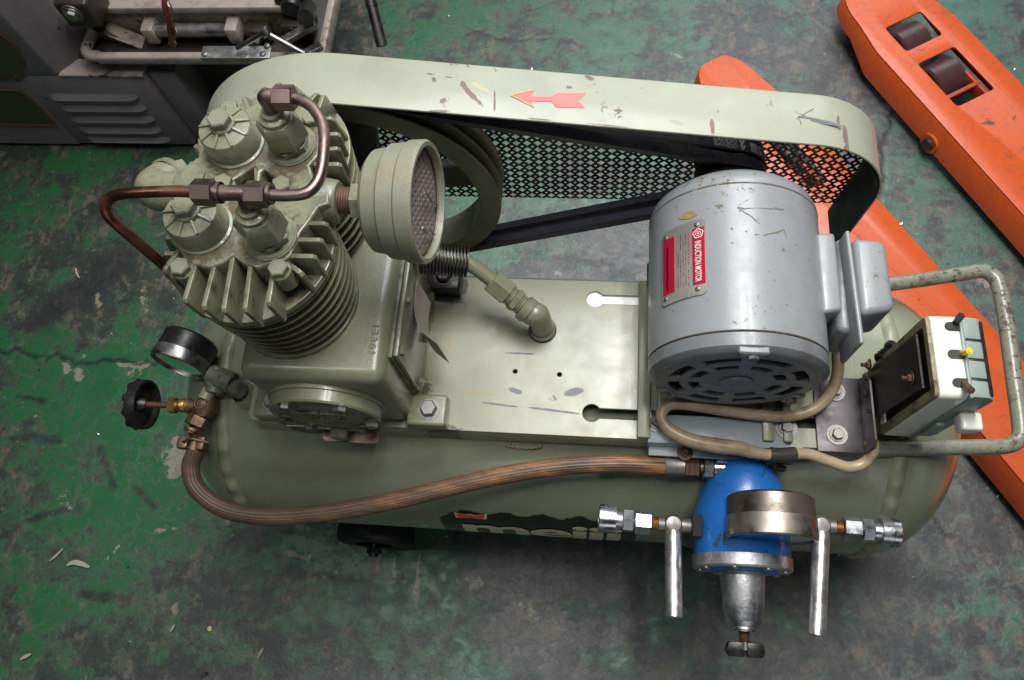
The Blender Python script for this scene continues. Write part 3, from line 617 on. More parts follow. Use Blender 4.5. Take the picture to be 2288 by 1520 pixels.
# cast number on the crankcase top
me = text_mesh('13361', .0125, bold=.0002, ext=.0005, spacing=1.15); q = UZ(842, 722, CZ1); b = MB(); b.mesh(me, lambda c_: V((q.x + c_.y * .8 - .004, q.y - c_.x, CZ1 + .0003 + c_.z))); b.build('cast_number', M_cast, crank)
# front bearing cover
bc = V((-.278, CY0, .5435)); nY = V((0, -1, 0))
b = MB(); b.rev([(0, 0), (-.002, .0620), (.004, .0620), (.0045, .0595), (.005, .0595), (.0155, .0592), (.0175, .0575), (.0175, .0545), (.0158, .053), (.0152, .046), (.0152, .040), (.0168, .038), (.0175, .036), (.0168, .0345), (.0158, .033), (.0158, 0)], bc, nY, 72); bcv = b.build('bearing_cover', M_cast, crank, 30)
for a in (125, 55, 0 - 15, 195, 235, 305):
    a = math.radians(a); d = V((math.cos(a), 0, math.sin(a))) * .050
    b = MB(); b.rev([(.010, .0095), (.0165, .009), (.0175, .008), (.0175, 0)], bc + d, nY, 20); b.build('bolt_boss', M_cast, crank)
    place(BOLT, 'bolt', bc + d + nY * .0175, nY, crank, random.random(), .0072, M_zinc if math.degrees(a) % 360 < 320 else M_castt)
b = MB()
for r in range(3):
    for k in range(9 - r): 
        x_ = -.024 + k * .006 + r * .003; z_ = .012 - r * .010; w_ = .0016 + .0024 * random.random(); h_ = .002 + .0035 * random.random()
        b.box(bc + V((x_ - w_, -.0185, z_ - h_)), bc + V((x_ + w_, -.0150, z_ + h_)), .0006, 1)
b.build('raised_lettering', M_cast, crank)
dp = UY(767, 957, CY0 - .012); dp.z = min(dp.z, .500); b = MB(); dp = V((dp.x, CY0, .486))
b.rev([(0, .014), (.014, .0135), (.016, .012), (.016, 0)], dp, nY, 24); b.build('drain_boss', M_cast, crank); b = MB(); b.hexn(dp + nY * .016, dp + nY * .027, .0105); b.build('drain_plug', M_castt, crank)
# cylinders --------------------------------------------------------------------------
HX, HY1, HY2, HR = -.301, .308, .402, .0725; ZG = .727
def eight(r, n=40, cx=HX, y1=HY1, y2=HY2):
    d = (y2 - y1) / 2; ym = (y1 + y2) / 2; a = math.asin(min(1, d / r)) if r > d else PI / 2
    k = math.acos(min(1, d / r)); o = []
    # front lobe: from the right waist round the front to the left waist
    for i in range(n + 1): t_ = PI / 2 - k; ang = (PI / 2 - k) - (2 * PI - 2 * k) * i / n; o.append((cx + r * math.cos(ang), y1 + r * math.sin(ang)))
    for i in range(n + 1): ang = (-PI / 2 - k) - (2 * PI - 2 * k) * i / n; o.append((cx + r * math.cos(ang), y2 + r * math.sin(ang)))
    # waist eased a little
    return o
cb = MB(); cb.sheet([eight(.0610)], ZG - CZ1 + .004, ((0, 0, (ZG + CZ1) / 2), X, Y)); cb.sheet([eight(.066)], .008, ((0, 0, CZ1 + .003), X, Y), .001)
cylb = cb.build('cylinder_block', M_fin, comp)
fm = sheet_mesh([eight(HR)], .0026, .0010, 3)
for f in fm.polygons: f.use_smooth = True
fm.materials.append(M_fin); nf = 7
for i in range(nf):
    z_ = CZ1 + .0165 + (ZG - .004 - CZ1 - .0165) * i / (nf - 1); s_ = .93 + .08 * i / (nf - 1)
    o = bpy.data.objects.new('cooling_fin', fm); COL.objects.link(o); o.parent = cylb
    o.location = V((HX * (1 - s_), (HY1 + HY2) / 2 * (1 - s_), z_)) - comp.location; o.scale = (s_, s_, 1)
# head -----------------------------------------------------------------------------------
ZH = .770
hd = MB(); hd.sheet([eight(.0745)], .008, ((0, 0, ZG + .005), X, Y), .001)
def W(px, py): q = UZ(px, py, ZH); return (q.x, q.y)
plate_px = [(398, 560), (420, 590), (470, 598), (497, 588), (520, 572), (545, 590), (575, 600), (600, 592), (628, 590), (650, 572), (662, 545), (672, 520), (694, 492), (712, 462), (735, 455), (735, 420), (700, 395), (692, 370), (714, 345), (716, 318), (716, 290), (700, 262), (680, 240), (640, 218), (600, 215), (560, 235), (535, 250), (500, 240), (460, 270), (440, 310), (442, 350), (410, 372), (395, 400), (392, 440), (375, 470), (372, 510), (380, 540)]
hole1 = [(522, 402), (568, 372), (572, 378), (568, 420), (560, 440), (535, 430)]
hole2 = [(582, 385), (590, 378), (612, 396), (622, 410), (600, 425), (585, 440), (577, 435)]
hd.sheet([[W(*p) for p in plate_px], [W(*p) for p in hole1], [W(*p) for p in hole2]], ZH - ZG - .008, ((0, 0, (ZH + ZG + .008) / 2), X, Y), .0022, 4)
hm = []
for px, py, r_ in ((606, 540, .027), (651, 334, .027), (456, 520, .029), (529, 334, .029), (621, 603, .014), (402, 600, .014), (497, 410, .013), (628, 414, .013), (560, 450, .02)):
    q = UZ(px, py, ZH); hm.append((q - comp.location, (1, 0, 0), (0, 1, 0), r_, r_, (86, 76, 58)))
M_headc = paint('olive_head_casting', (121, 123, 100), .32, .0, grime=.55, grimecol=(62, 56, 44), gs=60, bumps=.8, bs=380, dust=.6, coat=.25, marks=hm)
head = hd.build('cylinder_head', M_headc, comp, 40)
def fin(px0, px1, w_=.0042, drop=.0):
    """vertical wall from the web out to the rim of the head, its outer end sloping"""
    a = UZ(px0[0], px0[1], ZH - .0015); b_ = UZ(px1[0], px1[1], ZH - .0015); d = (b_ - a); L = d.length; d.normalize(); s_ = d.cross(Z) * (w_ / 2)
    # foot reaches the rim
    q = V((b_.x, b_.y, 0)); ctr = V((HX, HY1 if q.y < .355 else HY2, 0)); e = 0
    while (q + d * e - ctr).length < .0735 and e < .03: e += .0005
    zt_ = ZH - .0015; prof = [(0, ZG + .004), (L + e, ZG + .004), (L + e * .9, ZG + .012), (L + .001, zt_ - .003), (L - .002, zt_), (0, zt_)]
    m_ = MB(); m_.prism([V((a.x, a.y, 0)) + d * t_ - s_ + Z * z_ for t_, z_ in prof], s_ * 2, .0009, 2); return m_.build('cooling_fin', M_finshade, head)
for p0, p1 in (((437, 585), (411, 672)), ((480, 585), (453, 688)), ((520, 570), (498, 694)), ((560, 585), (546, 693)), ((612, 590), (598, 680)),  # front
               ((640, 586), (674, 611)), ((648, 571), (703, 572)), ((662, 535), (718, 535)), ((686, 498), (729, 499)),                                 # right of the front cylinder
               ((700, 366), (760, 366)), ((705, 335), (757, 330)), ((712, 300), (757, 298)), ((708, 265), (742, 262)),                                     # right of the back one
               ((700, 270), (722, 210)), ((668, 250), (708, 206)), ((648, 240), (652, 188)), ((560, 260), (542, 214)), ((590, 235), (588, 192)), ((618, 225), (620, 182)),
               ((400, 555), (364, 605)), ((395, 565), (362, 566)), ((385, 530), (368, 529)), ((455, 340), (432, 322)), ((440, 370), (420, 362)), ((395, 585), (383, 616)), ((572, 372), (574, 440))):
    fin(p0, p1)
# ribbed valve caps
for (px, py), (tx, ty) in (((456, 512), (425, 478)), ((529, 326), (492, 288))):
    q = UZ(px, py, ZH - .002); hgt = .026; rc = .0235
    b = MB(); b.rev([(0, rc + .0035), (.004, rc + .003), (.005, rc + .001), (hgt - .0015, rc), (hgt + .0005, rc - .0012), (hgt + .0025, rc * .55), (hgt + .0035, 0)], q, Z, 48); cp = b.build('valve_cap', M_castt, head)
    for k in range(9):
        a = 2 * PI * k / 9 + .35; d = V((math.cos(a), math.sin(a), 0)); s_ = d.cross(Z) * .0011; m_ = MB()
        m_.prism([q + d * .009 + Z * (hgt + .001) - s_, q + d * (rc - .001) + Z * (hgt - .002) - s_, q + d * (rc - .0006) + Z * (hgt + .0018) - s_, q + d * .011 + Z * (hgt + .0055) - s_], s_ * 2, .0004, 1); m_.build('cap_rib', M_castt, head)
    b = MB(); b.rev([(0, .0115), (.005, .0108), (.006, .0095), (.006, 0)], q + Z * (hgt + .001), Z, 24); b.build('cap_boss', M_castt, head)
    place(BOLT, 'bolt', q + Z * (hgt + .007), Z, head, .2, .0100, M_castt)
# tall hex nuts with washers, necks
nuts = []
for (px, py), sp_ in (((606, 531), .35), ((651, 325), .12)):
    q = UZ(px, py, ZH); b = MB(); b.rev([(-.002, .0225), (.0015, .0225), (.002, .022), (.002, .0212), (.003, .021), (.003, 0)], q, Z, 48); b.build('washer', M_castt, head)
    b = MB(); b.hexn(q + Z * .003, q + Z * .011, .0182, phase=sp_ + .45); b.build('lower_nut', M_castt, head)
    b = MB(); b.rev([(.011, .0165), (.0125, .0175), (.0135, .0200), (.031, .0200), (.0372, .0168), (.0385, .0160), (.0385, 0)], q, Z, 6, phase=sp_); nb = b.build('union_nut', M_castt, head)
    b = MB(); b.rev([(.0380, .0135), (.0425, .0130), (.0432, .0110), (.0440, .0095), (.0475, .0090), (.0480, 0)], q, Z, 32); b.build('neck', M_castt, head)
    nuts.append(q + Z * .047)
for px, py in ((402, 596), (621, 599), (497, 408), (628, 412), (512, 243), (695, 262)):
    q = UZ(px, py, ZH + .004); b = MB(); b.rev([(-.02, .0098), (-.001, .0092), (0, .0080), (0, 0)], q - Z * .004, Z, 24); b.build('bolt_boss', M_castt, head); place(BOLT, 'bolt', q - Z * .004, Z, head, random.random(), .0085, M_castt)
# side ports: right to the air filter, left to the elbow
pR = V((-.232, .3465, .752)); b = MB(); b.rev([(-.02, .021), (0, .0195), (.008, .018), (.010, .0165), (.010, 0)], pR, X, 32); b.build('inlet_port', M_castt, head)
pL = V((-.350, .352, .752)); b = MB(); b.rev([(-.01, .021), (.010, .0195), (.018, .018), (.020, .0165), (.020, 0)], pL, -X, 32); b.build('outlet_port', M_castt, head)
# intake filter --------------------------------------------------------------------------
fp = V((-.148, .3465, .752)) ; 
b = MB(); pr = []; 
for i in range(7): pr += [(i * .0022, .0115), (i * .0022 + .0011, .0122)]
b.rev(pr, pR + X * .009, X, 28); b.build('threaded_nipple', M_rust, comp)
b = MB(); b.hexn(pR + X * .0215, pR + X * .042, .0165, .1, phase=.5); b.build('filter_hex', M_castt, comp)
fx0 = pR.x + .041
b = MB(); fa = V((1, -.05, .07)).normalized(); fo = V((fx0, .3465, .752))
b.rev([(0, 0), (.000, .040), (.004, .0445), (.014, .0460), (.017, .0470), (.019, .0495), (.031, .0505), (.033, .0505), (.035, .0525), (.047, .0530), (.0495, .0515), (.0495, .0480), (.0455, .0468), (.040, .0462)], fo, fa, 72); M_filt = paint('filter_paint', (124, 126, 107), .46, .22, chipcol=(116, 78, 60), grime=.45, grimecol=(112, 88, 66), gs=24, bumps=.8, bs=500)
filt = b.build('intake_filter', M_filt, comp, 30)
# perforated face: one sheet with punched holes
fu, fv, _ = fr(fa); loops = [circ2(0, 0, .0464, 48)]
for j in range(-6, 7):
    for i in range(-6, 7):
        cx, cy = i * .0080 + (.0040 if j % 2 else 0), j * .0070
        if math.hypot(cx, cy) < .0420: loops.append(circ2(cx, cy, .0022, 8))
b = MB(); b.sheet(loops, .0010, (fo + fa * .0415, fu, fv)); M_filtf = metal('filter_face', (150, 142, 136), .42, .5, (100, 90, 84), 40, bumps=.5, metallic=.45); b.build('perforated_face', M_filtf, filt)
b = MB(); b.rev([(.034, .0462), (.034, 0)], fo, fa, 32); b.build('filter_element', M_iron, filt)
b = MB(); b.rev([(.0425, .0455), (.0435, .0475), (.0445, .0455)], fo, fa, 60); b.build('retaining_wire', M_copper, filt)
for ang in (.2, -1.6):
    e1 = fo + fa * .044; d = fv * math.cos(ang) + fu * math.sin(ang)
    d = (V((0, -1, 0)) * math.cos(ang) + Z * math.sin(ang)) if False else d
for pc in (((948, 431), (957, 437), (966, 452), (977, 458)), ((944, 509), (953, 520), (962, 514), (970, 524))):
    b = MB(); b.tube([UX(p[0], p[1], fo.x + .0475) for p in pc], .0011, 8); b.build('wire_clip', M_zinc, filt)
# outlet elbow on the left and the downpipe behind
e0 = pL - X * .018; b = MB(); b.tube([e0, e0 - X * .016, e0 - X * .027 + Y * .004 - Z * .001, e0 - X * .026 + Y * .018 - Z * .010], .0185, 26, 8); b.build('outlet_elbow', M_castt, comp)
e1 = e0 - X * .026 + Y * .018 - Z * .010; dd = V((.35, .8, -.75)).normalized()
b = MB(); b.rev([(0, .0185), (.001, .0205), (.006, .0205), (.007, .015), (.009, .015)], e1, dd, 28); b.hexn(e1 + dd * .009, e1 + dd * .020, .0175); b.build('elbow_union', M_castt, comp)
dpts = [e1 + dd * .018, e1 + dd * .05, V((-.405, .455, .66)), V((-.36, .468, .60)), V((-.27, .46, .585)), V((-.20, .425, .585)), UZ(975, 568, .565), UZ(1045, 588, .553), UZ(1112, 636, .535)]
b = MB(); b.tube(dpts, .0085, 18, 8); dpi = b.build('delivery_pipe', M_cast, comp)
fa0, fb0 = UZ(930, 575, .568), UZ(1042, 584, .554); dv = fb0 - fa0
for k in range(16):
    q = fa0 + dv * (k / 15) + Z * 0; b = MB(); b.rev([(-.0009, .008), (-.0009, .0185), (.0009, .0185), (.0009, .008)], q, dv, 28); b.build('cooling_fin', M_black, dpi)
uu = (UZ(1150, 668, .525) - UZ(1095, 622, .540)).normalized(); u0 = UZ(1098, 626, .539)
b = MB(); b.hexn(u0, u0 + uu * .026, .0150, phase=.2); b.build('union_nut', M_cast, dpi)
b = MB(); b.rev([(.026, .0110), (.0275, .0122), (.029, .0110), (.0305, .0122), (.032, .0110)], u0, uu, 24); b.hexn(u0 + uu * .032, u0 + uu * .040, .0140); b.rev([(.040, .0110), (.0415, .0122), (.043, .0110), (.0445, .0122), (.046, .0110), (.0475, .0122), (.050, .011)], u0, uu, 24); b.build('threaded_union', M_cast, dpi)
el0 = u0 + uu * .049; eb = V((ex, ey, Z0 - .01))
b = MB(); b.rev([(-.002, .0135), (-.001, .0155), (.007, .0155), (.008, .0140)], el0, uu, 28)
cz = V((eb.x, eb.y, el0.z - .010)); b.tube([el0 + uu * .002, el0 + uu * .012, el0.lerp(V((eb.x, eb.y, el0.z)), .8) - Z * .006, V((eb.x, eb.y, Z0 + .012)), V((eb.x, eb.y, Z0 - .004))], .0135, 26, 8)
b.rev([(0, .0135), (0, .0158), (.006, .0158), (.008, .0138)], V((eb.x, eb.y, Z0 + .001)), Z, 32); b.build('pipe_elbow', M_cast, dpi, 40)
# copper unloader lines --------------------------------------------------------------------
nF, nB = nuts; tz = nF.z + .014
teeF = V((nF.x, nF.y + .000, tz)); teeF = UZ(548, 432, tz)
b = MB(); b.tube([nF - Z * .002, nF + Z * .006, teeF.lerp(nF, .3) + Z * .004, teeF], .0056, 16, 6); b.cyl(teeF - X * .027, teeF + X * .020, .0062, seg=20); b.rev([(.019, .0085), (.0215, .0085), (.0215, .006)], teeF, X, 20); b.rev([(.019, .0085), (.0215, .0085), (.0215, .006)], teeF, -X, 20); tf = b.build('copper_tee', M_copnut, comp, 40)
xs_ = [UZ(458, 430, tz), UZ(576, 435, tz)]
for q in xs_: b = MB(); b.hexn(q - X * .0085, q + X * .0085, .0105, phase=PI / 6 + .52); b.build('flare_nut', M_copnut, tf)
eB = UZ(592, 216, tz + .001); b = MB(); b.tube([nB - Z * .002, nB.lerp(eB, .5), eB, eB + X * .012], .0060, 18, 8); b.cyl(eB + X * .006, UZ(616, 218, tz), .0068, seg=18); eb_ = b.build('copper_elbow', M_copnut, comp, 40)
q = UZ(636, 219, tz); b = MB(); b.hexn(q - X * .0085, q + X * .0085, .0105, phase=PI / 6 + .52); b.build('flare_nut', M_copnut, eb_)
lp = [UZ(648, 218, tz), UZ(672, 224, tz), UZ(700, 243, tz), UZ(722, 285, tz), UZ(723, 340, tz), UZ(714, 395, tz), UZ(690, 428, tz), UZ(650, 437, tz), UZ(590, 436, tz)]
b = MB(); b.tube(lp, .0046, 18, 10); b.build('copper_line', M_copnut, comp)
ll = [UZ(450, 430, tz), UZ(390, 428, tz), UZ(300, 431, tz), UZ(256, 438, tz - .004), UZ(236, 458, tz - .01), UZ(246, 487, tz - .02), UZ(290, 527, tz - .04), UZ(345, 575, tz - .07), UZ(410, 632, tz - .11), UZ(480, 700, .64)]
b = MB(); b.tube(ll, .0046, 18, 10); b.build('copper_line', M_copper, comp)
# flywheel ------------------------------------------------------------------------------------
FX, FZ, FR, FY = -.281, .5435, .171, .4785; BW = .046
fl = MB(); prf = [(0, FR - .024), (0, FR - .001), (.001, FR)]
gr_ = []
for k in range(2):
    a = .003 + k * .018; gr_ += [(a, FR), (a + .004, FR - .012), (a + .010, FR - .012), (a + .014, FR)]
prf += gr_ + [(BW - .001, FR), (BW, FR - .001), (BW, FR - .022), (.001, FR - .025), (0, FR - .024)]
fl.rev(prf, (FX, FY, FZ), Y, 120); fl.rev([(-.012, .008), (-.012, .028), (BW * .8, .030), (BW * .8, .008)], (FX, FY, FZ), Y, 32)
M_fly = paint('flywheel_paint', (92, 96, 78), .34, 0, grime=.5, grimecol=(52, 50, 40), gs=14, bumps=.3, coat=.15, dust=.3); M_spk = paint('shaded_spoke', (58, 58, 48), .4, 0, grime=.6, grimecol=(34, 32, 28), gs=20, bumps=.4)  # spoke colour is darkened to carry the shadow they stand in
fly = fl.build('flywheel', M_fly, comp, 30)
for k in range(5):
    a = 2 * PI * k / 5 + .10; d = V((math.cos(a), 0, math.sin(a))); s_ = V((-d.z, 0, d.x)); b = MB(); c0 = V((FX, FY, FZ)) + Y * .022
    b.prism([c0 + d * .024 - s_ * .024, c0 + d * (FR - .026) - s_ * .019, c0 + d * (FR - .026) + s_ * .019, c0 + d * .024 + s_ * .024], Y * .014, .003, 2); b.build('spoke', M_spk, fly)
b = MB(); b.cyl((FX, CY1 - .01, FZ), (FX, FY + .05, FZ), .014, seg=24); b.rev([(0, .055), (.012, .052), (.016, .04), (.016, .014)], (FX, CY1 - .002, FZ), Y, 40); b.build('crankshaft_housing', M_cast, crank)
# motor ------------------------------------------------------------------------------------------
MX, MZ, MRd, MY0, MY1 = .1475, .577, .0872, .2620, .452
mo = MB(); mo.rev([(.012, .05), (.012, MRd - .0015), (.0125, MRd), (.1665, MRd), (.167, MRd - .0015), (.167, .05)], (MX, MY0, MZ), Y, 96); motor = mo.build('motor', M_grey, comp, 30)
mo = MB(); mo.rev([(.167, .05), (.167, MRd - .002), (.1685, MRd - .0002), (.1715, MRd), (.182, MRd - .004), (.190, MRd - .012), (.194, .07), (.196, .03), (.196, 0)], (MX, MY0, MZ), Y, 96)
mo.build('rear_end_bell', M_grey, motor, 30)
mo = MB(); mo.rev([(.0115, .06), (.0115, MRd - .002), (.010, MRd + .0002), (.004, MRd), (-.002, MRd - .0006), (-.006, MRd - .005), (-.008, MRd - .010), (-.008, MRd - .0125)], (MX, MY0, MZ), Y, 96)
# slotted front of the end bell
loops = [circ2(0, 0, MRd - .012, 72)]
def arcwin(r0, r1, a0, a1): return circ2(0, 0, r1, 8, a0, a1, True) + circ2(0, 0, r0, 8, a1, a0, True)
for k in range(8):
    a = 2 * PI * k / 8 + PI / 8; loops.append(arcwin(.0560, .0675, a - .27, a + .27)); loops.append(arcwin(.0370, .0470, a - .25, a + .25))
mo.sheet(loops, .0060, ((MX, MY0 - .0055, MZ), X, Z), .0010, 3)
mo.rev([(-.009, .017), (-.0115, .0155), (-.0118, .008), (-.0112, .0075), (-.0112, 0)], (MX, MY0, MZ), Y, 32)
bell = mo.build('front_end_bell', M_greyd, motor, 30)
mo = MB(); mo.rev([(.004, .072), (.004, .052), (-.001, .050), (-.001, .034), (.004, .03), (.004, 0)], (MX, MY0, MZ), Y, 48); mo.build('fan_and_windings', M_dust, motor)
for t_, r_ in ((.0122, MRd - .0003), (.1668, MRd - .0003)):
    b = MB(); b.rev([(t_ - .0009, r_ - .002), (t_ - .0009, r_), (t_, r_ + .0006), (t_ + .0009, r_), (t_ + .0009, r_ - .002)], (MX, MY0, MZ), Y, 96); b.build('rusty_seam', M_seam, motor)
for a, m_ in ((90, 1), (215, 0), (325, 0)):
    a = math.radians(a); d = V((math.cos(a), 0, math.sin(a))); s_ = V((d.z, 0, -d.x)); c0 = V((MX, MY0, MZ)) + d * (MRd - .006)
    b = MB(); b.prism([c0 - s_ * .013 - Y * .010, c0 + s_ * .013 - Y * .010, c0 + s_ * .011 - d * .010 - Y * .010, c0 - s_ * .011 - d * .010 - Y * .010], Y * .008, .001, 1)
    b.prism([c0 - s_ * .014 + d * .0032 - Y * .0095, c0 + s_ * .014 + d * .0032 - Y * .0095, c0 + s_ * .014 - d * .002 - Y * .0095, c0 - s_ * .014 - d * .002 - Y * .0095], Y * .010, .0015, 1)
    b.build('end_bell_lug', M_greyd, motor); place(BOLT, 'bolt', c0 - Y * .010 - d * .003, -Y, motor, 0, .0052, M_zinc)
for yy in (MY0 + .035, MY0 + .14):  # cast feet
    b = MB(); b.prism([(MX - .082, yy, Z0 + .009), (MX + .082, yy, Z0 + .009), (MX + .082, yy, Z0 + .018), (MX + .045, yy, MZ - .070), (MX - .045, yy, MZ - .070), (MX - .082, yy, Z0 + .018)], Y * .03, .002, 1); b.build('motor_foot', M_greyd, motor)
    for s_ in (-1, 1): place(BOLTW, 'bolt', (MX + s_ * .068, yy + .015, Z0 + .018), Z, motor, 0, .0068, M_zinc)
def mot(px, py, lift=0.):  # the point of the motor's shell a sight line meets
    d = ray(px, py).normalized(); o = OC - V((MX, 0, MZ)); a = d.x ** 2 + d.z ** 2; b_ = 2 * (o.x * d.x + o.z * d.z); c_ = o.x ** 2 + o.z ** 2 - MRd ** 2; D = max(0, b_ * b_ - 4 * a * c_); p = OC + d * ((-b_ - math.sqrt(D)) / (2 * a)); return math.atan2(p.x - MX, p.z - MZ), p.y
def mwrap(t_, y, lift): return V((MX + (MRd + lift) * math.sin(t_), y, MZ + (MRd + lift) * math.cos(t_)))
tR, yT = mot(1577, 487); tR2, yBt = mot(1581, 657); tL, yT2 = mot(1482, 520)
tL = max(tL, -1.30); t0_, t1_ = tL, (tR + tR2) / 2; y0_, y1_ = yBt, yT
def mpatch(nm, a0, a1, ya, yb, lift, mat, th=.0008, r=0., par=motor, ns=14):
    b = MB(); 
    for i in range(ns):
        p, q = a0 + (a1 - a0) * i / ns, a0 + (a1 - a0) * (i + 1) / ns
        ca = cb_ = 0
        if r:
            e = lambda u: max(0, r - math.sqrt(max(0, r * r - max(0, r - min(u - a0, a1 - u) * MRd) ** 2)))
            ca, cb_ = e(p), e(q)
        b.quad(mwrap(p, ya + ca, lift), mwrap(q, ya + cb_, lift), mwrap(q, yb - cb_, lift), mwrap(p, yb - ca, lift))
    bmesh.ops.remove_doubles(b.bm, verts=b.bm.verts, dist=1e-6); o = b.build(nm, mat, par, 60); m = o.modifiers.new('t', 'SOLIDIFY'); m.thickness = th; m.offset = 0; return o
npm = mpatch('motor_nameplate', t0_, t1_, y0_, y1_, .0009, M_gplate, .001, .003)
RW = .0125 / MRd
mpatch('red_band', t1_ - RW - .01, t1_ - .012, y0_ + .011, y1_ - .010, .0017, M_red, .0006)
mpatch('red_band', t0_ + .03, t0_ + .03 + RW * 1.25, y0_ + .011, y1_ - .010, .0017, M_red, .0006)
me = text_mesh('INDUCTION MOTOR', .0088, bold=.0001, sx=.80); b = MB(); b.mesh(me); subdiv_long(b.bm, .003); wd = max(v.co.x for v in b.bm.verts)
ys_ = y1_ - .0245; Lt = ys_ - (y0_ + .0135)
for v in b.bm.verts: v.co = mwrap(t1_ - RW / 2 - .011 + (v.co.y - .0033) / MRd, ys_ - v.co.x * Lt / wd, .0024)
b.build('motor_lettering', M_let, motor, 80)
b = MB(); cy_ = y1_ - .0165; ct = t1_ - RW / 2 - .011
for r0, r1, n_ in ((.0040, .0048, 10), (.0022, .0028, 16), (0.0, .0009, 10)):
    for i in range(20):
        a, a2 = 2 * PI * i / 20, 2 * PI * (i + 1) / 20; k = 1.12 if (r0 > .003 and i % 4 < 2) else 1.
        f = lambda r, t_: mwrap(ct + r * math.cos(t_) / MRd, cy_ + r * math.sin(t_), .0024)
        b.quad(f(r0 * k, a), f(r1 * k, a), f(r1 * k, a2), f(r0 * k, a2))
b.build('maker_emblem', M_let, motor, 80)
b = MB()   # rows of tiny engraved entries: short red and dark strokes
b2 = MB()
tt = t0_ + .03 + RW * 1.25 + .05
while tt < t1_ - RW - .06:
    yy = y1_ - .012
    while yy > y0_ + .012:
        L = .002 + .006 * random.random()
        if random.random() < .75: (b if random.random() < .45 else b2).quad(mwrap(tt, yy, .0016), mwrap(tt + .006, yy, .0016), mwrap(tt + .006, yy - L, .0016), mwrap(tt, yy - L, .0016))
        yy -= L + .0015
    tt += .034
b.build('engraved_entries', M_red, motor); b2.build('engraved_entries', M_iron, motor)
b = MB()
yy = y1_ - .020; a0_ = t0_ + .03 + RW * .45   # the small print on the lower band is too fine to read: short strokes
while yy > y0_ + .016:
    L = .0012 + .0012 * random.random(); b.quad(mwrap(a0_, yy, .0024), mwrap(a0_ + .030, yy, .0024), mwrap(a0_ + .030, yy - L, .0024), mwrap(a0_, yy - L, .0024)); yy -= L + .0011
b.build('small_print', M_decal, motor)
for a_, y_ in ((t1_ - .10, y1_ - .006), (t1_ - .10, y0_ + .0065), (t0_ + .07, y1_ - .007), (t0_ + .07, y0_ + .007)): p = mwrap(a_, y_, .0014); place(SCREW, 'rivet', p, p - V((MX, p.y, MZ)), motor, 0, .0026, M_zinc)
# hand-drawn arrows on motor, printed arrow on guard: thin ink strokes
def stroke(b, pts, wfun, fn):
    for (p, q), k in zip(zip(pts, pts[1:]), range(99)):
        d = (V(q) - V(p)).to_2d().normalized() if False else V((q[0] - p[0], q[1] - p[1])).normalized(); n_ = V((-d.y, d.x)); w0, w1 = wfun(k / (len(pts) - 1)), wfun((k + 1) / (len(pts) - 1))
        b.quad(*[fn(*c_) for c_ in ((p[0] + n_.x * w0, p[1] + n_.y * w0), (q[0] + n_.x * w1, q[1] + n_.y * w1), (q[0] - n_.x * w1, q[1] - n_.y * w1), (p[0] - n_.x * w0, p[1] - n_.y * w0))])
mpx = lambda x, y: mwrap(*mot(x, y), .0006)
b = MB()
for seg_, w_ in ((((1648, 463), (1662, 467), (1690, 466), (1720, 466), (1750, 467)), 1.3), (((1648, 464), (1664, 474), (1678, 484), (1692, 496)), 1.6), (((1650, 460), (1660, 452), (1672, 446)), .7), (((1730, 464), (1748, 470)), 1.6)):
    stroke(b, [(p[0] + random.uniform(-1, 1), p[1] + random.uniform(-1, 1)) for p in seg_], lambda q, w_=w_: w_ * (.6 + .5 * math.sin(q * 9)), mpx)
b.build('drawn_arrow', M_ink, motor)
b = MB()
M_scar = paint('bare_scar', (112, 100, 84), .6, 0, grime=.5)
for seg_, w_ in ((((1706, 526), (1722, 522), (1738, 519), (1752, 512)), 1.7), (((1750, 512), (1755, 524), (1758, 534)), 1.4), (((1687, 525), (1696, 524)), 2.4)): stroke(b, list(seg_), lambda q, w_=w_: w_ * (.6 + .5 * math.sin(q * 11)), mpx)
b.build('paint_scar', M_scar, motor)
b = MB(); b.poly([mpx(1538 + 19 * math.cos(a) * (1 + .12 * math.sin(a * 5)), 482 + 8 * math.sin(a) - 4 * math.cos(a)) for a in [2 * PI * i / 24 for i in range(24)]]); b.build('glue_spot', paint('glue', (150, 124, 74), .5, 0, grime=.6, grimecol=(96, 78, 46), gs=60), motor)
# terminal box -----------------------------------------------------------------------------------------
def block(q4, z, h, bev, nm, mat):
    b = MB(); b.prism([UZ(p[0], p[1], z) for p in q4], Z * -h, bev, 3); return b.build(nm, mat, motor, 40)
block(((1822, 520), (1866, 519), (1884, 692), (1838, 700)), .620, .075, .004, 'conduit_base', M_grey)
block(((1866, 532), (1892, 530), (1918, 748), (1872, 738)), .612, .060, .006, 'box_neck', M_greyd)
block(((1889, 515), (1899, 514), (1933, 766), (1922, 768)), .634, .058, .0018, 'box_flange', M_grey)
block(((1906, 528), (1980, 536), (2003, 690), (1924, 704)), .628, .062, .007, 'terminal_box', M_grey)
# motor slide rails, pulley, belts --------------------------------------------------------------------------
xs0 = UZ(1426, 800, Z0 + .006).x; xs1 = UZ(1800, 800, Z0 + .006).x
for xa_, xb_, yo in ((xs0, xs0 + .014, .001), (xs0 + .022, xs0 + .032, .02), (xs1 - .052, xs1 - .040, .004), (xs1 - .030, xs1 - .020, .004)):
    b = MB(); b.box((xa_, YF + yo, Z0 + .0005), (xb_, YB - .003, Z0 + .010), .0015); b.build('slide_rail', M_ol, comp)
for px, py in ((1440, 668), (1440, 932)): q = UZ(px, py, Z0 + .012); place(BOLTW, 'adjusting_bolt', (xs0 + .013, q.y, Z0 + .010), X, comp, 0, .0070, M_zinc)
PZ = MZ; PR = .038
b = MB(); prf = [(0, 0), (0, PR - .001), (.001, PR)]
for k in range(2):
    a = .003 + k * .018; prf += [(a, PR), (a + .004, PR - .012), (a + .010, PR - .012), (a + .014, PR)]
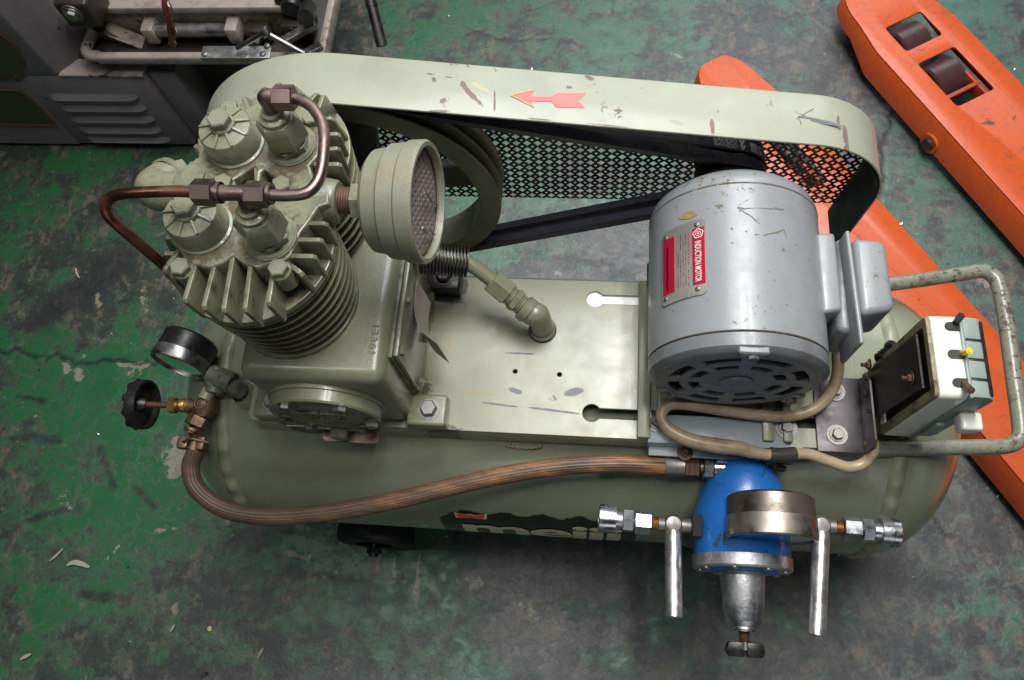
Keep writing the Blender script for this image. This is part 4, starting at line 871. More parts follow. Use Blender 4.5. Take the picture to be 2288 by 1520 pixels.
prf += [(BW, PR), (BW, 0)]; b.rev(prf, (MX, FY, PZ), Y, 60); b.cyl((MX, MY0 + .19, PZ), (MX, FY + .01, PZ), .012, seg=20); b.build('motor_pulley', M_black, comp, 30)
def belt_path(r1, r2, n=40):
    dx, dz = MX - FX, PZ - FZ; D = math.hypot(dx, dz); th = math.atan2(dz, dx); al = math.asin((r1 - r2) / D)
    a1 = th + PI / 2 - al; o = []
    # from top tangent of big wheel counter-clockwise round it to bottom tangent, then the small one
    for i in range(n + 1): a = a1 + (2 * PI - 2 * (PI / 2 - al)) * i / n; o.append((FX + r1 * math.cos(a), FZ + r1 * math.sin(a)))
    a2 = th - PI / 2 + al; a3 = a1
    for i in range(n + 1): a = a2 + (a3 - a2) * i / n; o.append((MX + r2 * math.cos(a), PZ + r2 * math.sin(a)))
    return o
for k in range(2):
    yc = FY + .003 + k * .018 + .007; b = MB(); P1 = belt_path(FR + .0015, PR + .0015); P0 = belt_path(FR - .0085, PR - .0085); rings = []
    # subdivide the straights so that the top run can sag a little
    for (p1, p0) in zip(P1, P0): rings.append([b.bm.verts.new((p1[0], yc - .0070, p1[1])), b.bm.verts.new((p1[0], yc + .0070, p1[1])), b.bm.verts.new((p0[0], yc + .0047, p0[1])), b.bm.verts.new((p0[0], yc - .0047, p0[1]))])
    n = len(rings)
    for i in range(n):
        A, B = rings[i], rings[(i + 1) % n]
        for j in range(4): b.bm.faces.new((A[j], A[(j + 1) % 4], B[(j + 1) % 4], B[j]))
    bl = b.build('drive_belt', M_belt, comp, 35)
    # printed words on the outside of the top run, running onto the pulley
    dx, dz = MX - FX, PZ - FZ; D = math.hypot(dx, dz); th = math.atan2(dz, dx); al = math.asin((FR - PR) / D); a1 = th + PI / 2 - al
    top2 = V((MX + (PR + .0015) * math.cos(a1), 0, PZ + (PR + .0015) * math.sin(a1))); dirn = V((math.sin(a1), 0, -math.cos(a1))); nrm = V((math.cos(a1), 0, math.sin(a1)))
    for tx, s0, bd, yo_ in (() if k == 0 else (('BANDO', -.034, .0002, -.0048), ('V', -.004, .0009, -.0048), ('BELT', .0075, .0002, -.0048), ('BANDO', -.035, .0002, .0012), ('V', -.005, .0009, .0012), ('BELT', .0065, .0002, .0012))):
        me = text_mesh(tx, .0072, bold=bd, sx=1.05); b = MB(); b.mesh(me); subdiv_long(b.bm, .003)
        for v in b.bm.verts:
            s_ = s0 + v.co.x; yy = min(yc + .0068, yc + yo_ + v.co.y)
            if s_ < 0: p = top2 + dirn * s_ + nrm * .0006
            else: a = a1 - s_ / (PR + .0015); p = V((MX + (PR + .0021) * math.cos(a), 0, PZ + (PR + .0021) * math.sin(a)))
            v.co = V((p.x, yy, p.z))
        b.build('belt_lettering', M_letter, bl, 80)
# belt guard -----------------------------------------------------------------------------------------------------
GY0, GY1 = .4715, .5335
R1, R2 = .183, .0985; GX2, GZ2 = .205, .569
dx, dz = GX2 - FX, GZ2 - FZ; D = math.hypot(dx, dz); th = math.atan2(dz, dx); al = math.asin((R1 - R2) / D); a1 = th + PI / 2 - al
gp = []
for i in range(31): a = math.radians(215) + (a1 - math.radians(215)) * i / 30; gp.append((FX + R1 * math.cos(a), FZ + R1 * math.sin(a)))
pA = gp[-1]; pB = (GX2 + R2 * math.cos(a1), GZ2 + R2 * math.sin(a1))
for i in range(1, 24): t_ = i / 24; gp.append((pA[0] + (pB[0] - pA[0]) * t_, pA[1] + (pB[1] - pA[1]) * t_))
for i in range(29): a = a1 + (math.radians(-3) - a1) * i / 28; gp.append((GX2 + R2 * math.cos(a), GZ2 + R2 * math.sin(a)))
a = math.radians(-3); dl = (math.sin(a), -math.cos(a)); gp += [(gp[-1][0] + dl[0] * .03 * k, gp[-1][1] + dl[1] * .03 * k) for k in (1, 2, 3, 4)]
L0 = comp.location
def gband(x, y_t):  # point on the guard's top straight for a pixel
    pass
tu = V((pB[0] - pA[0], 0, pB[1] - pA[1])).normalized(); tn = V((-tu.z, 0, tu.x))
def gpt(px, py):
    d = ray(px, py); o = V((pA[0], 0, pA[1])); t_ = (o - OC).dot(tn) / d.dot(tn); return OC + d * t_
def gsp(px, py, u, v, ru, rv):
    a_ = gpt(px, py); b_ = gpt(px + u, py + v); dd_ = (b_ - a_).normalized(); return (a_ - L0, dd_, dd_.cross(tn), ru, rv)
M_guard = paint('guard_paint', (143, 146, 129), .32, .22, chipcol=(120, 100, 92), grime=.22, grimecol=(124, 118, 88), gs=9, bumps=.3, coat=.15, dust=.25,
    spots=(gsp(1052, 212, 26, 26, .0165, .0026), gsp(1036, 190, 8, 12, .0050, .0024), gsp(1001, 174, 10, 1, .0045, .0008), gsp(970, 180, 2, 5, .003, .002), gsp(962, 167, 10, 2, .004, .001), gsp(1591, 285, 2, 20, .009, .0024), gsp(1318, 176, 10, 5, .005, .0025), gsp(1893, 300, 2, 20, .013, .0030), gsp(1897, 335, 1, 10, .012, .0035), gsp(1105, 229, 0, 1, .014, .001), gsp(1455, 163, 10, 0, .003, .0015), gsp(1875, 267, 0, 10, .006, .0022), gsp(980, 250, 10, 0, .010, .0015), gsp(1205, 268, 10, 1, .012, .001), gsp(1360, 282, 10, 1, .020, .0008)),
    marks=(gsp(1075, 197, 26, 14, .013, .0022) + ((168, 158, 128),), gsp(1510, 275, 10, 3, .006, .0025) + ((130, 128, 104),)))
g = MB(); n = len(gp); rings = []
for i, p in enumerate(gp):
    q0, q1 = gp[max(i - 1, 0)], gp[min(i + 1, n - 1)]; t_ = V((q1[0] - q0[0], q1[1] - q0[1])).normalized(); nn = V((-t_.y, t_.x))  # outward = left of travel? path runs clockwise over the top
    if nn.dot(V((p[0] - (FX + GX2) / 2, p[1] - .55))) < 0: nn = -nn
    ring = []
    for yy, off in ((GY0, .0), (GY0 + .0006, .0008), (GY1 - .002, .0008), (GY1, -.0006), (GY1, -.0016), (GY0, -.0008)):
        ring.append(g.bm.verts.new((p[0] + nn.x * off, yy, p[1] + nn.y * off)))
    rings.append(ring)
for A, B in zip(rings, rings[1:]):
    for j in range(6): g.bm.faces.new((A[j], A[(j + 1) % 6], B[(j + 1) % 6], B[j]))
g.bm.faces.new(rings[0]); g.bm.faces.new(rings[-1])
guard = g.build('belt_guard', M_guard, comp, 40)
# dark sheet along the inside of the guard
g = MB(); ln = []
for i, p in enumerate(gp):
    q0, q1 = gp[max(i - 1, 0)], gp[min(i + 1, n - 1)]; t_ = V((q1[0] - q0[0], q1[1] - q0[1])).normalized(); nn = V((-t_.y, t_.x))
    if nn.dot(V((p[0] - (FX + GX2) / 2, p[1] - .55))) < 0: nn = -nn
    ln.append((p[0] - nn.x * .0026, p[1] - nn.y * .0026))
for a_, b_ in zip(ln, ln[1:]): g.quad((a_[0], GY0 + .001, a_[1]), (b_[0], GY0 + .001, b_[1]), (b_[0], GY1 - .0005, b_[1]), (a_[0], GY1 - .0005, a_[1]))
g.build('guard_inner_sheet', M_dark, guard, 40, weld=1e-6)
# perforated back panel
pitch = .0122; zb_ = .468
inside = []
def in_guard(x, z):
    if z < zb_: return False
    if (x - FX) ** 2 + (z - FZ) ** 2 < (R1 + pitch * .62) ** 2 or (x - GX2) ** 2 + (z - GZ2) ** 2 < (R2 + pitch * .62) ** 2: return True
    if GX2 <= x < GX2 + R2 + pitch * .5 and z <= GZ2: return True
    t_ = ((x - pA[0]) * tu.x + (z - pA[1]) * tu.z); return FX < x < GX2 and ((V((x, 0, z)) - V((pA[0], 0, pA[1]))).dot(tn)) < .005 and z > .47
rq = pitch * .365
def quat(i, n=24):  # quatrefoil outline radius by angle
    a = 2 * PI * i / n; r = rq * (.66 + .34 * abs(math.cos(2 * a)) ** .7); return r * math.cos(a), r * math.sin(a)
def outer(i, n=24):  # square cell with corner bites (quarter circles at the corners)
    hh = pitch / 2; rc = pitch * .165; k = i % 6; s_ = i // 6
    # one side: from +x axis going round; per quarter: mid-edge, edge, bite start, bite mid, bite end, edge
    pts_ = [(hh, 0), (hh, hh - rc * 1.6), (hh, hh - rc), (hh - rc * .707, hh - rc * .707), (hh - rc, hh), (hh - rc * 1.6, hh)]
    x_, z_ = pts_[k]
    for _ in range(s_): x_, z_ = -z_, x_
    return x_, z_
pm = MB(); vd = {}
def pv_(x, z):
    t_ = (V((x, 0, z)) - V((pA[0], 0, pA[1]))).dot(tu); L_ = (V((pB[0], 0, pB[1])) - V((pA[0], 0, pA[1]))).length
    if t_ < 0: c_, r_ = (FX, FZ), R1
    elif t_ > L_ and z > GZ2: c_, r_ = (GX2, GZ2), R2
    elif x > GX2 - .02 and z <= GZ2: c_ = None; x = min(x, GX2 + R2 - .0020 - (GZ2 - z) * .052)
    else:
        h_ = (V((x, 0, z)) - V((pA[0], 0, pA[1]))).dot(tn); c_ = None
        if h_ > -.0018: x, z = x - tn.x * (h_ + .0018), z - tn.z * (h_ + .0018)
    if c_:
        q_ = math.hypot(x - c_[0], z - c_[1])
        if q_ > r_ - .0018: k_ = (r_ - .0018) / q_; x, z = c_[0] + (x - c_[0]) * k_, c_[1] + (z - c_[1]) * k_
    key = (round(x, 6), round(z, 6))
    if key not in vd: vd[key] = pm.bm.verts.new((x, GY1 - .0035, z))
    return vd[key]
ni = int(.95 / pitch)
for i in range(-2, ni):
    for j in range(0, 25):
        cx, cz = -.47 + i * pitch, zb_ + pitch * .5 + j * pitch
        if not in_guard(cx, cz): continue
        I = [pv_(cx + quat(k)[0], cz + quat(k)[1]) for k in range(24)]; O_ = [pv_(cx + outer(k)[0], cz + outer(k)[1]) for k in range(24)]
        for k in range(24):
            q4 = []
            for v_ in (I[k], I[(k + 1) % 24], O_[(k + 1) % 24], O_[k]):
                if v_ not in q4: q4.append(v_)
            if len(q4) > 2:
                try: pm.bm.faces.new(q4)
                except ValueError: pass
po = pm.build('perforated_panel', M_black, guard, 30, recalc=True); md = po.modifiers.new('t', 'SOLIDIFY'); md.thickness = .0007; md.offset = 0
# red arrow painted on the guard's top, and a hand-drawn one
gl = lambda x, y: gpt(x, y) + tn * .0013
b = MB(); 
def arrow(pts, sc=0.): 
    c_ = (sum(p[0] for p in pts) / len(pts), sum(p[1] for p in pts) / len(pts)); return pts
AR = [(1141, 215), (1195, 202), (1184, 217), (1230, 218), (1246, 209), (1309, 210), (1292, 226), (1307, 243), (1242, 241), (1230, 228), (1184, 229), (1194, 240)]
me = sheet_mesh([[(p[0] * .001, -p[1] * .001) for p in AR]], .0); b.mesh(me, lambda c_: gl(c_.x * 1000, -c_.y * 1000)); b.build('painted_arrow', M_arrow, guard)
b = MB(); stroke(b, [(1192, 203), (1141, 215), (1193, 241)], lambda q: .9, lambda x, y: gpt(x, y) + tn * .0017); b.build('arrow_outline', paint('ochre_edge', (186, 160, 96), .5), guard)
b = MB()
for seg_, w_ in ((((1778, 268), (1800, 254), (1818, 244)), .8), (((1782, 262), (1800, 264), (1822, 268), (1850, 275), (1880, 284)), 2.6), (((1810, 270), (1840, 278), (1868, 282)), 1.6), (((1783, 263), (1790, 280)), .7), (((1775, 250), (1800, 262)), .5)): stroke(b, list(seg_), lambda q, w_=w_: w_ * (.55 + .5 * abs(math.sin(q * 11))), gl)
b.build('drawn_arrow', M_ink, guard)
# regulator bracket on the front of the base plate -----------------------------------------------------------------
xa, xb = UZ(1448, 960, Z0 + .004).x, UZ(1782, 1000, Z0 + .004).x; ya = YF - .0025
b = MB(); b.box((xa, ya, Z0 + .0005), (xb - .012, YF + .030, Z0 + .0045), .001)
b.box((xa, ya, Z0 - .012), (xa + .003, ya + .004, Z0 + .003), 0)
b.box((xa + .002, ya - .0110, Z0 - .016), (UZ(1812, 1030, Z0 - .012).x, ya + .002, Z0 - .0125), .001); b.prism([(xa, ya, Z0 + .0042), (xb + .006, ya, Z0 + .0042), (xb + .012, ya - .001, Z0 - .016), (xa, ya - .001, Z0 - .016)], Y * .003)
M_brk = paint('grey_blue_bracket_paint', (142, 152, 158), .4, .25, chipcol=(104, 100, 90), grime=.35, grimecol=(104, 104, 90), gs=18, bumps=.4); brk = b.build('regulator_bracket', M_brk, comp)
for px, py in ((1468, 943), (1757, 957)): q = UZ(px, py, Z0 + .005); place(BOLTW, 'bolt', q, Z, brk, .3, .0068, M_zinc)
for px, py in ((1530, 1000), (1737, 1008)): q = UZ(px, py, Z0 - .0120); q.y = ya - .0062; place(STUD, 'stud', q, Z, brk, .3, .0052, M_rust)
q = UZ(1742, 1035, Z0 - .022); b = MB(); b.tube([q + V((-.020, -.012, -.006)), q + V((-.014, -.002, 0)), q + V((-.006, 0, .002)), q + V((.014, 0, .002))], .0022, 8); b.build('bent_clip', M_zinc, brk); place(BOLT, 'bolt', q + V((.002, -.004, -.002)), V((0, -1, .2)), brk, 0, .0055, M_rust)
# regulator -----------------------------------------------------------------------------------------------------------
RX, RZ = .180, .405; RY = UZ(1670, 1235, .44).y + .002
rg = MB(); rc = V((RX, RY, RZ))
rg.rev([(-.004, .0), (-.004, .0525), (0, .0535), (.030, .0550), (.046, .0525), (.062, .0475), (.078, .0410), (.091, .0330), (.101, .0240), (.107, .0140), (.110, 0)], rc, Y, 64)
for v in rg.bm.verts:
    if v.co.y > RY and v.co.x > .1: v.co.z += .30 * max(0, v.co.y - RY - .01)
rg.tube([UZ(1597, 1036, .436), UZ(1620, 1037, .436), UZ(1655, 1044, .434), UZ(1690, 1066, .428)], .0168, 30, 6)
reg = rg.build('air_regulator', M_blue, comp, 50)
M_ring = M_alu
b = MB(); b.rev([(-.018, 0), (-.018, .0530), (-.016, .0545), (-.004, .0550), (-.0035, .050)], rc, Y, 64); b.build('diaphragm_ring', M_ring, reg)
for k in range(8):
    a = 2 * PI * k / 8 + .35; p = rc + V((math.cos(a) * .0465, -.018, math.sin(a) * .0465)); place(SCREW, 'screw', p, -Y, reg, 0, .0046, M_chrome)
b = MB(); b.rev([(-.018, .040), (-.020, .039), (-.020, .025)], rc, Y, 48); b.build('gasket', M_blue, reg)
b = MB(); b.rev([(-.018, .0262), (-.024, .0250), (-.0242, .0248), (-.0720, .0205), (-.0724, .0203), (-.0770, .0165), (-.0772, .0150), (-.0800, .0148), (-.0805, .0120), (-.082, .0118), (-.082, 0)], rc, Y, 48); b.build('bonnet', M_alu, reg)
b = MB(); pr = []
for i in range(9): pr += [(-.081 - i * .0017, .0052), (-.0819 - i * .0017, .0062)]
b.rev(pr, rc, Y, 20); b.build('adjusting_screw', M_rust, reg)
kb = rc - Y * .097; b = MB(); b.rev([(0, 0), (0, .0072), (.008, .0082), (.010, .006), (.010, 0)], kb + Y * .004, -Y, 16)
for s_ in (-1, 1):
    p0_ = kb - Y * .001; b.prism([p0_ + V((s_ * .001, .005, .008)), p0_ + V((s_ * .018, .005, .007)), p0_ + V((s_ * .021, -.004, .005)), p0_ + V((s_ * .018, -.010, .004)), p0_ + V((s_ * .001, -.010, .007))], V((0, 0, -.012)), .002, 2)
b.build('wing_knob', M_black, reg)
b = MB(); b.rev([(.010, .0), (.012, .0570), (.018, .0595), (.026, .0595), (.030, .0570), (.034, .050)], rc - Z * .030 + X * (-.006), Y, 48); b.build('rear_ring', M_tape, reg)
# regulator gauge
gc2 = V((.1990, .1205, .4700)); gn2 = V((-.01, -1, .0)).normalized()
b = MB(); b.rev([(-.041, 0), (-.041, .0415), (-.0385, .0450), (-.018, .0456)], gc2, gn2, 72); rgg = b.build('regulator_gauge', M_tinrim, comp)
b = MB(); b.rev([(-.018, .0456), (-.0175, .0464), (.000, .0470), (.003, .0467), (.0045, .0450), (.0045, .0420), (.0025, .0412)], gc2, gn2, 72); b.build('case', M_tin, rgg)
b = MB(); b.rev([(.0005, .0415), (.0005, 0)], gc2, gn2, 40); b.build('dial', M_dial, rgg)
b = MB(); b.rev([(.0028, .0414), (.0032, 0)], gc2, gn2, 40); b.build('glass', M_glass, rgg)
b = MB(); b.cyl(gc2 - Z * .043 + Y * .018, gc2 - Z * .058 + Y * .018, .008, seg=18); b.hexn(gc2 - Z * .046 + Y * .018, gc2 - Z * .055 + Y * .018, .011); b.build('stem', M_brass, rgg)
# valves and couplers on both sides
def cock(s_, name_x, py, hx0, hlen, zc_):
    c_ = UZ(name_x, py, zc_); ax_ = X * s_
    b = MB(); side_ = rc + V((s_ * .050, 0, 0)); side_.y = c_.y; side_.z = c_.z - .004
    b.cyl(side_ - ax_ * .012, c_, .0078, seg=18); ck = b.build('cock_valve', M_zinc, comp)
    b = MB(); b.hexn(c_ - ax_ * .032, c_ - ax_ * .020, .0135); b.build('nipple_nut', M_iron, ck)
    b = MB(); b.rev([(-.014, 0), (-.014, .0095), (-.010, .0112), (.0, .0118), (.006, .0112), (.0095, .008), (.0105, 0)], c_, Z, 30); b.cyl(c_ - ax_ * .014, c_ + ax_ * .016, .0080, seg=20); b.build('valve_ball_body', M_zinc, ck)
    e = UZ(hx0[0], hx0[1], zc_ + .004); s0 = c_ + Z * .003 - Y * .007; dd = (e - s0).normalized(); b = MB(); b.rev([(0, 0), (0, .0085), (.004, .0093), (hlen - .001, .0093), (hlen, .0085), (hlen, 0)], s0, dd, 32); b.build('lever', M_lever, ck)
    return c_, ck
cL, ckL = cock(-1, 1503, 1173, (1506, 1370), .091, .432)
cR, ckR = cock(1, 1832, 1176, (1825, 1412), .108, .432)
def coupler(c_, s_, scale=1.):
    ax_ = (X * s_ + Y * -.03 * (1 if s_ > 0 else -1)).normalized(); t0 = .016
    pr = []
    for i in range(5): pr += [(t0 + i * .0016, .0070), (t0 + .0008 + i * .0016, .0078)]
    b = MB(); b.rev(pr, c_, ax_, 18); cp_ = b.build('quick_coupler', M_brass, comp)
    b = MB(); b.hexn(c_ + ax_ * (t0 + .008), c_ + ax_ * (t0 + .026), .0135, .08, phase=.52); b.build('coupler_hex', M_chrome, cp_)
    b = MB(); b.hexn(c_ + ax_ * (t0 + .026), c_ + ax_ * (t0 + .041), .0128, .3, phase=.0); b.rev([(t0 + .040, .0095), (t0 + .050, .0105)], c_, ax_, 28); b.build('coupler_body', M_chrome, cp_)
    b = MB(); b.rev([(t0 + .047, .0105), (t0 + .047, .0145), (t0 + .058, .0150)], c_, ax_, 40)
    b.rev([(t0 + .0655, .0156), (t0 + .067, .0140), (t0 + .067, .0095), (t0 + .060, .009)], c_, ax_, 40)
    # knurled band
    n = 80; rg_ = []
    u, v, nn = fr(ax_)
    for q in range(4):
        rg_.append([b.bm.verts.new(c_ + nn * (t0 + .058 + .0025 * q) + (u * math.cos(2 * PI * i / n) + v * math.sin(2 * PI * i / n)) * (.0152 + (.0006 if (i + q) % 2 else 0))) for i in range(n)])
    for A, B in zip(rg_, rg_[1:]):
        for i in range(n): b.bm.faces.new((A[i], A[(i + 1) % n], B[(i + 1) % n], B[i]))
    b.build('coupler_sleeve', M_chrome, cp_, 25); return cp_
coupler(cL, -1); coupler(cR, 1)
# control box ----------------------------------------------------------------------------------------------------------------
b = MB(); x0, x1 = UZ(1822, 930, Z0 + .004).x, .3045
q0, q1 = UZ(1822, 1008, Z0 + .004).y, UZ(1822, 842, Z0 + .004).y
b.box((x0, q0, Z0 + .0006), (x1, q1, Z0 + .004), .0008); b.prism([(x1 - .003, q0, Z0 + .001), (x1 - .003, q1 + .000, Z0 + .001), (x1 - .003, q1 - .004, Z0 + .026), (x1 - .003, q1 - .012, Z0 + .034), (x1 - .003, q0 + .008, Z0 + .034), (x1 - .003, q0, Z0 + .028)], X * .0032, .0006, 1)
lb = b.build('switch_bracket', M_iron, comp)
for px, py in ((1865, 875), (1870, 972)): place(BOLTW, 'bolt', UZ(px, py, Z0 + .0045), Z, lb, .2, .0064, M_zinc)
BX0, BX1, BX2, BY0, BY1, BZ0, BZ1 = .3175, .3455, .372, .2325, .3150, .476, .621
b = MB(); b.prism([(x1 + .0005, BY0 + .014, Z0 + .008), (x1 + .0005, BY1 - .014, Z0 + .008), (.3130, BY1 - .014, BZ1 - .018), (.3130, BY0 + .014, BZ1 - .018)], X * .002); bp_ = b.build('black_back_plate', M_black, comp)
for yy, zz in ((.255, .500), (.275, .492), (.292, .500)): place(BOLT, 'bolt', (x1 - .003, yy, zz), -X, bp_, 0, .0042, M_iron)
for yy, zz in ((.305, .502), (.268, .585)): place(STUD, 'stud', (x1 + .0005 if zz < .55 else .3115, yy if zz < .55 else .262, zz), -X, bp_, 0, .0040, M_rust)
b = MB()   # hollow white box, open at the back
loops = [rrect(BY0, BZ0, BY1, BZ1, .007, 5), rrect(BY0 + .0075, BZ0 + .0075, BY1 - .0075, BZ1 - .0075, .004, 4)]
b.sheet(loops, BX1 - BX0 - .003, ((BX0 + (BX1 - BX0) / 2 + .0015, 0, 0), Y, Z), .0016, 3); sw = b.build('switch_box', M_white, comp, 40)
b = MB(); b.sheet([[(BY0 + .0012 + 0, BZ0 + .0012)] and rrect(BY0 + .0012, BZ0 + .0012, BY1 - .0012, BZ1 - .0012, .006, 5), rrect(BY0 + .010, BZ0 + .010, BY1 - .010, BZ1 - .010, .003, 4)], .004, ((BX0 + .001, 0, 0), Y, Z), .0008); b.build('dirty_back_rim', M_dirtyrim, sw)
b = MB(); b.box((BX0 + .006, BY0 + .006, BZ0 + .006), (BX0 + .009, BY1 - .006, BZ1 - .006)); b.build('inner_wall', M_dark, sw)
# three cable slots on the top with stubs
for k, (px, py) in enumerate(((2126, 730), (2133, 792), (2144, 856))):
    q = UZ(px, py, BZ1); b = MB(); L = circ2(0, 0, .0045, 10, PI / 2, 1.5 * PI, True) + [(.0105, -.0045), (.0105, .0045)]
    b.sheet([L], .0012, (V((q.x - .002, q.y, BZ1 + .0003)), X, Y)); b.build('cable_slot', M_dark, sw)
for (p0_, p1_, m_, r_) in (((2130, 728), (2148, 705), M_black, .0034), ((2144, 792), (2166, 784), M_yellow, .0032), ((2148, 852), (2170, 873), M_rust, .0034)):
    a_ = UZ(p0_[0], p0_[1], BZ1 - .004); b_ = UZ(p1_[0], p1_[1], BZ1 + .012); b = MB(); b.cyl(a_, b_, r_ * .9, r_, 16); b.rev([(.0002, r_ * .6), (.0006, r_ * .5), (.0006, 0)], b_, b_ - a_, 12); b.build('cable_end', m_, sw)
b = MB(); b.box((BX1 - .0005, BY0 - .0005, BZ0 + .001), (BX1 + .0040, BY1 + .0005, BZ1 + .0012), .0018, 3); b.build('cover_lip', M_green, sw)
b = MB()
gy = [BY0 + .0015, BY0 + .019, BY0 + .0385, BY0 + .058, BY1 - .0015]
b.box((BX1 + .002, BY0 + .003, BZ0 + .003), (BX2 - .002, BY1 - .003, BZ1 - .004), .003); cov2 = b.build('front_cover', M_black, sw)
for ya_, yb_ in zip(gy, gy[1:]):
    b = MB(); e0_ = .0 if ya_ == gy[0] else .0012; e1_ = .0 if yb_ == gy[-1] else .0012
    prof = [(BX1 + .004, BZ0 + .002), (BX2 - .004, BZ0 + .004), (BX2, BZ0 + .012), (BX2, BZ1 - .014), (BX2 - .002, BZ1 - .008), (BX2 - .008, BZ1 - .003), (BX1 + .004, BZ1 - .001)]
    b.prism([(p[0], ya_ + e0_, p[1]) for p in prof], Y * (yb_ - ya_ - e0_ - e1_), .0012, 2); b.build('cover_rib', M_green, sw, 35)
b = MB(); b.box((BX2 - .014, BY0 - .016, .556), (BX2 + .006, BY0 + .002, .574), .003, 3); b.build('reset_button', M_white, sw)
b = MB(); b.box((BX1 + .004, BY0 - .004, .500), (BX1 + .014, BY0 + .002, .540), .002); b.build('side_lug', M_green, sw)
b = MB(); b.tube([UZ(2030, 938, .47), UZ(2036, 960, .44), UZ(2042, 990, .40)], .0035, 10); b.build('box_leg', M_ol, sw)
# conduit bush with threaded ring behind the box
q = UZ(1985, 800, .500); b = MB()
for k in range(4): b.rev([(k * .004, .0105), (k * .004 + .002, .0125), (k * .004 + .004, .0105)], UZ(1970, 812, .50), V((.6, .5, .1)), 20)
b.rev([(.016, .012), (.018, .0145), (.023, .0145), (.025, .011), (.025, 0)], UZ(1970, 812, .50), V((.6, .5, .1)), 24); b.build('cable_gland', M_black, comp)
# motor cable ----------------------------------------------------------------------------------------------------------------
cp_ = [(1878, 745, .545), (1872, 790, .53), (1872, 830, .515), (1862, 866, .500), (1838, 900, .492), (1800, 922, .487), (1750, 931, .486), (1690, 927, .486), (1620, 918, .488), (1560, 908, .491), (1510, 903, .493), (1485, 912, .493), (1478, 935, .492), (1498, 962, .490), (1545, 985, .488), (1600, 996, .486), (1650, 1002, .484), (1690, 1012, .480), (1740, 1018, .478), (1800, 1014, .474), (1850, 1030, .468), (1895, 1044, .462), (1930, 1035, .464), (1948, 1010, .472), (1946, 985, .476)]
P = [UZ(*p) for p in cp_]; b = MB(); b.tube(P, lambda t_: .0062 + .0022 * max(0, math.sin(t_ * 15 - 1.5)) * (t_ > .45), 20, 8); cbl = b.build('motor_cable', M_cable, comp, 60)
b = MB(); i0 = 17; b.tube([P[17].lerp(P[18], .6), P[18], P[18].lerp(P[19], .6)], .0084, 20, 6); b.build('tape_wrap', M_cabled, cbl)
# carrying handle -----------------------------------------------------------------------------------------------------------
hz = .445; hb = [(1880, 662, hz), (1960, 640, hz), (2050, 627, hz), (2150, 612, hz), (2190, 606, hz), (2216, 614, hz), (2232, 640, hz), (2248, 720, hz), (2266, 850, hz), (2280, 950, hz), (2276, 982, hz), (2250, 996, hz), (2200, 999, hz), (2060, 1001, hz), (1930, 1003, hz), (1880, 1004, hz)]
M_hand = paint('worn_handle_paint', (124, 125, 110), .3, .7, chipcol=(82, 66, 58), grime=.7, grimecol=(66, 58, 48), gs=60, bumps=.35, coat=.15, cs=120, dust=.5)
b = MB(); b.tube([UZ(*p) for p in hb], .0088, 24, 8); b.build('carrying_handle', M_hand, comp, 60)
# wheels -------------------------------------------------------------------------------------------------------------------------
for xw in (-.278, .31):
    for s_ in (-1, 1):
        yc = TY + s_ * .166; c0 = V((xw - .055, yc, .063))
        b = MB(); b.rev([(-.018, .030), (-.018, .054), (-.014, .061), (-.006, .063), (.006, .063), (.014, .061), (.018, .054), (.018, .030)], c0, Y, 48); wo = b.build('wheel', M_rub, comp, 50)
        b = MB(); b.rev([(-.012, .012), (-.010, .031), (.010, .031), (.012, .012)], c0, Y, 32); b.rev([(-.026, 0), (-.026, .009), (-.012, .012)], c0, Y * -s_ * -1, 16); b.build('rim', M_black, wo)
        b = MB(); b.cyl(c0 - Y * s_ * .10, c0 + Y * s_ * .036, .0075, seg=16); b.hexn(c0 + Y * s_ * .022, c0 + Y * s_ * .032, .0125); b.build('axle', M_black, wo)
    b = MB(); b.box((xw - .070, TY - .13, .055), (xw - .040, TY + .13, .110), .003); b.build('axle_bracket', M_ol, comp)
# =================================================================== PALLET JACK
FZt = .085
def fork(ra, rb, la, lb_, tip):
    pass
pj = root('pallet_jack', (.75, .75, 0), 'orange pallet jack with two scuffed forks lying on the floor right of the compressor', 'pallet jack')
def fork(edgeR0, edgeR1, edgeL0, edgeL1, tippx, nm, holes):
    a = UZ(*edgeR0, FZt); a2 = UZ(*edgeR1, FZt); l0 = UZ(*edgeL0, FZt); l1 = UZ(*edgeL1, FZt)
    d = (a2 - a).normalized(); d.z = 0; n_ = V((d.y, -d.x, 0));
    if (l0 - a).dot(n_) < 0: n_ = -n_
    wd = ((l0 - a).dot(n_) + (l1 - a).dot(n_)) / 2
    tp = UZ(*tippx, FZt); s0 = (tp - a).dot(d); s1 = s0 + 1.25
    return a, d, n_, wd, s0, s1
M_orin = paint('orange_inside_paint', (170, 62, 34), .5, .2, chipcol=(60, 40, 34), grime=.6, grimecol=(70, 40, 34), gs=20)
forks = []
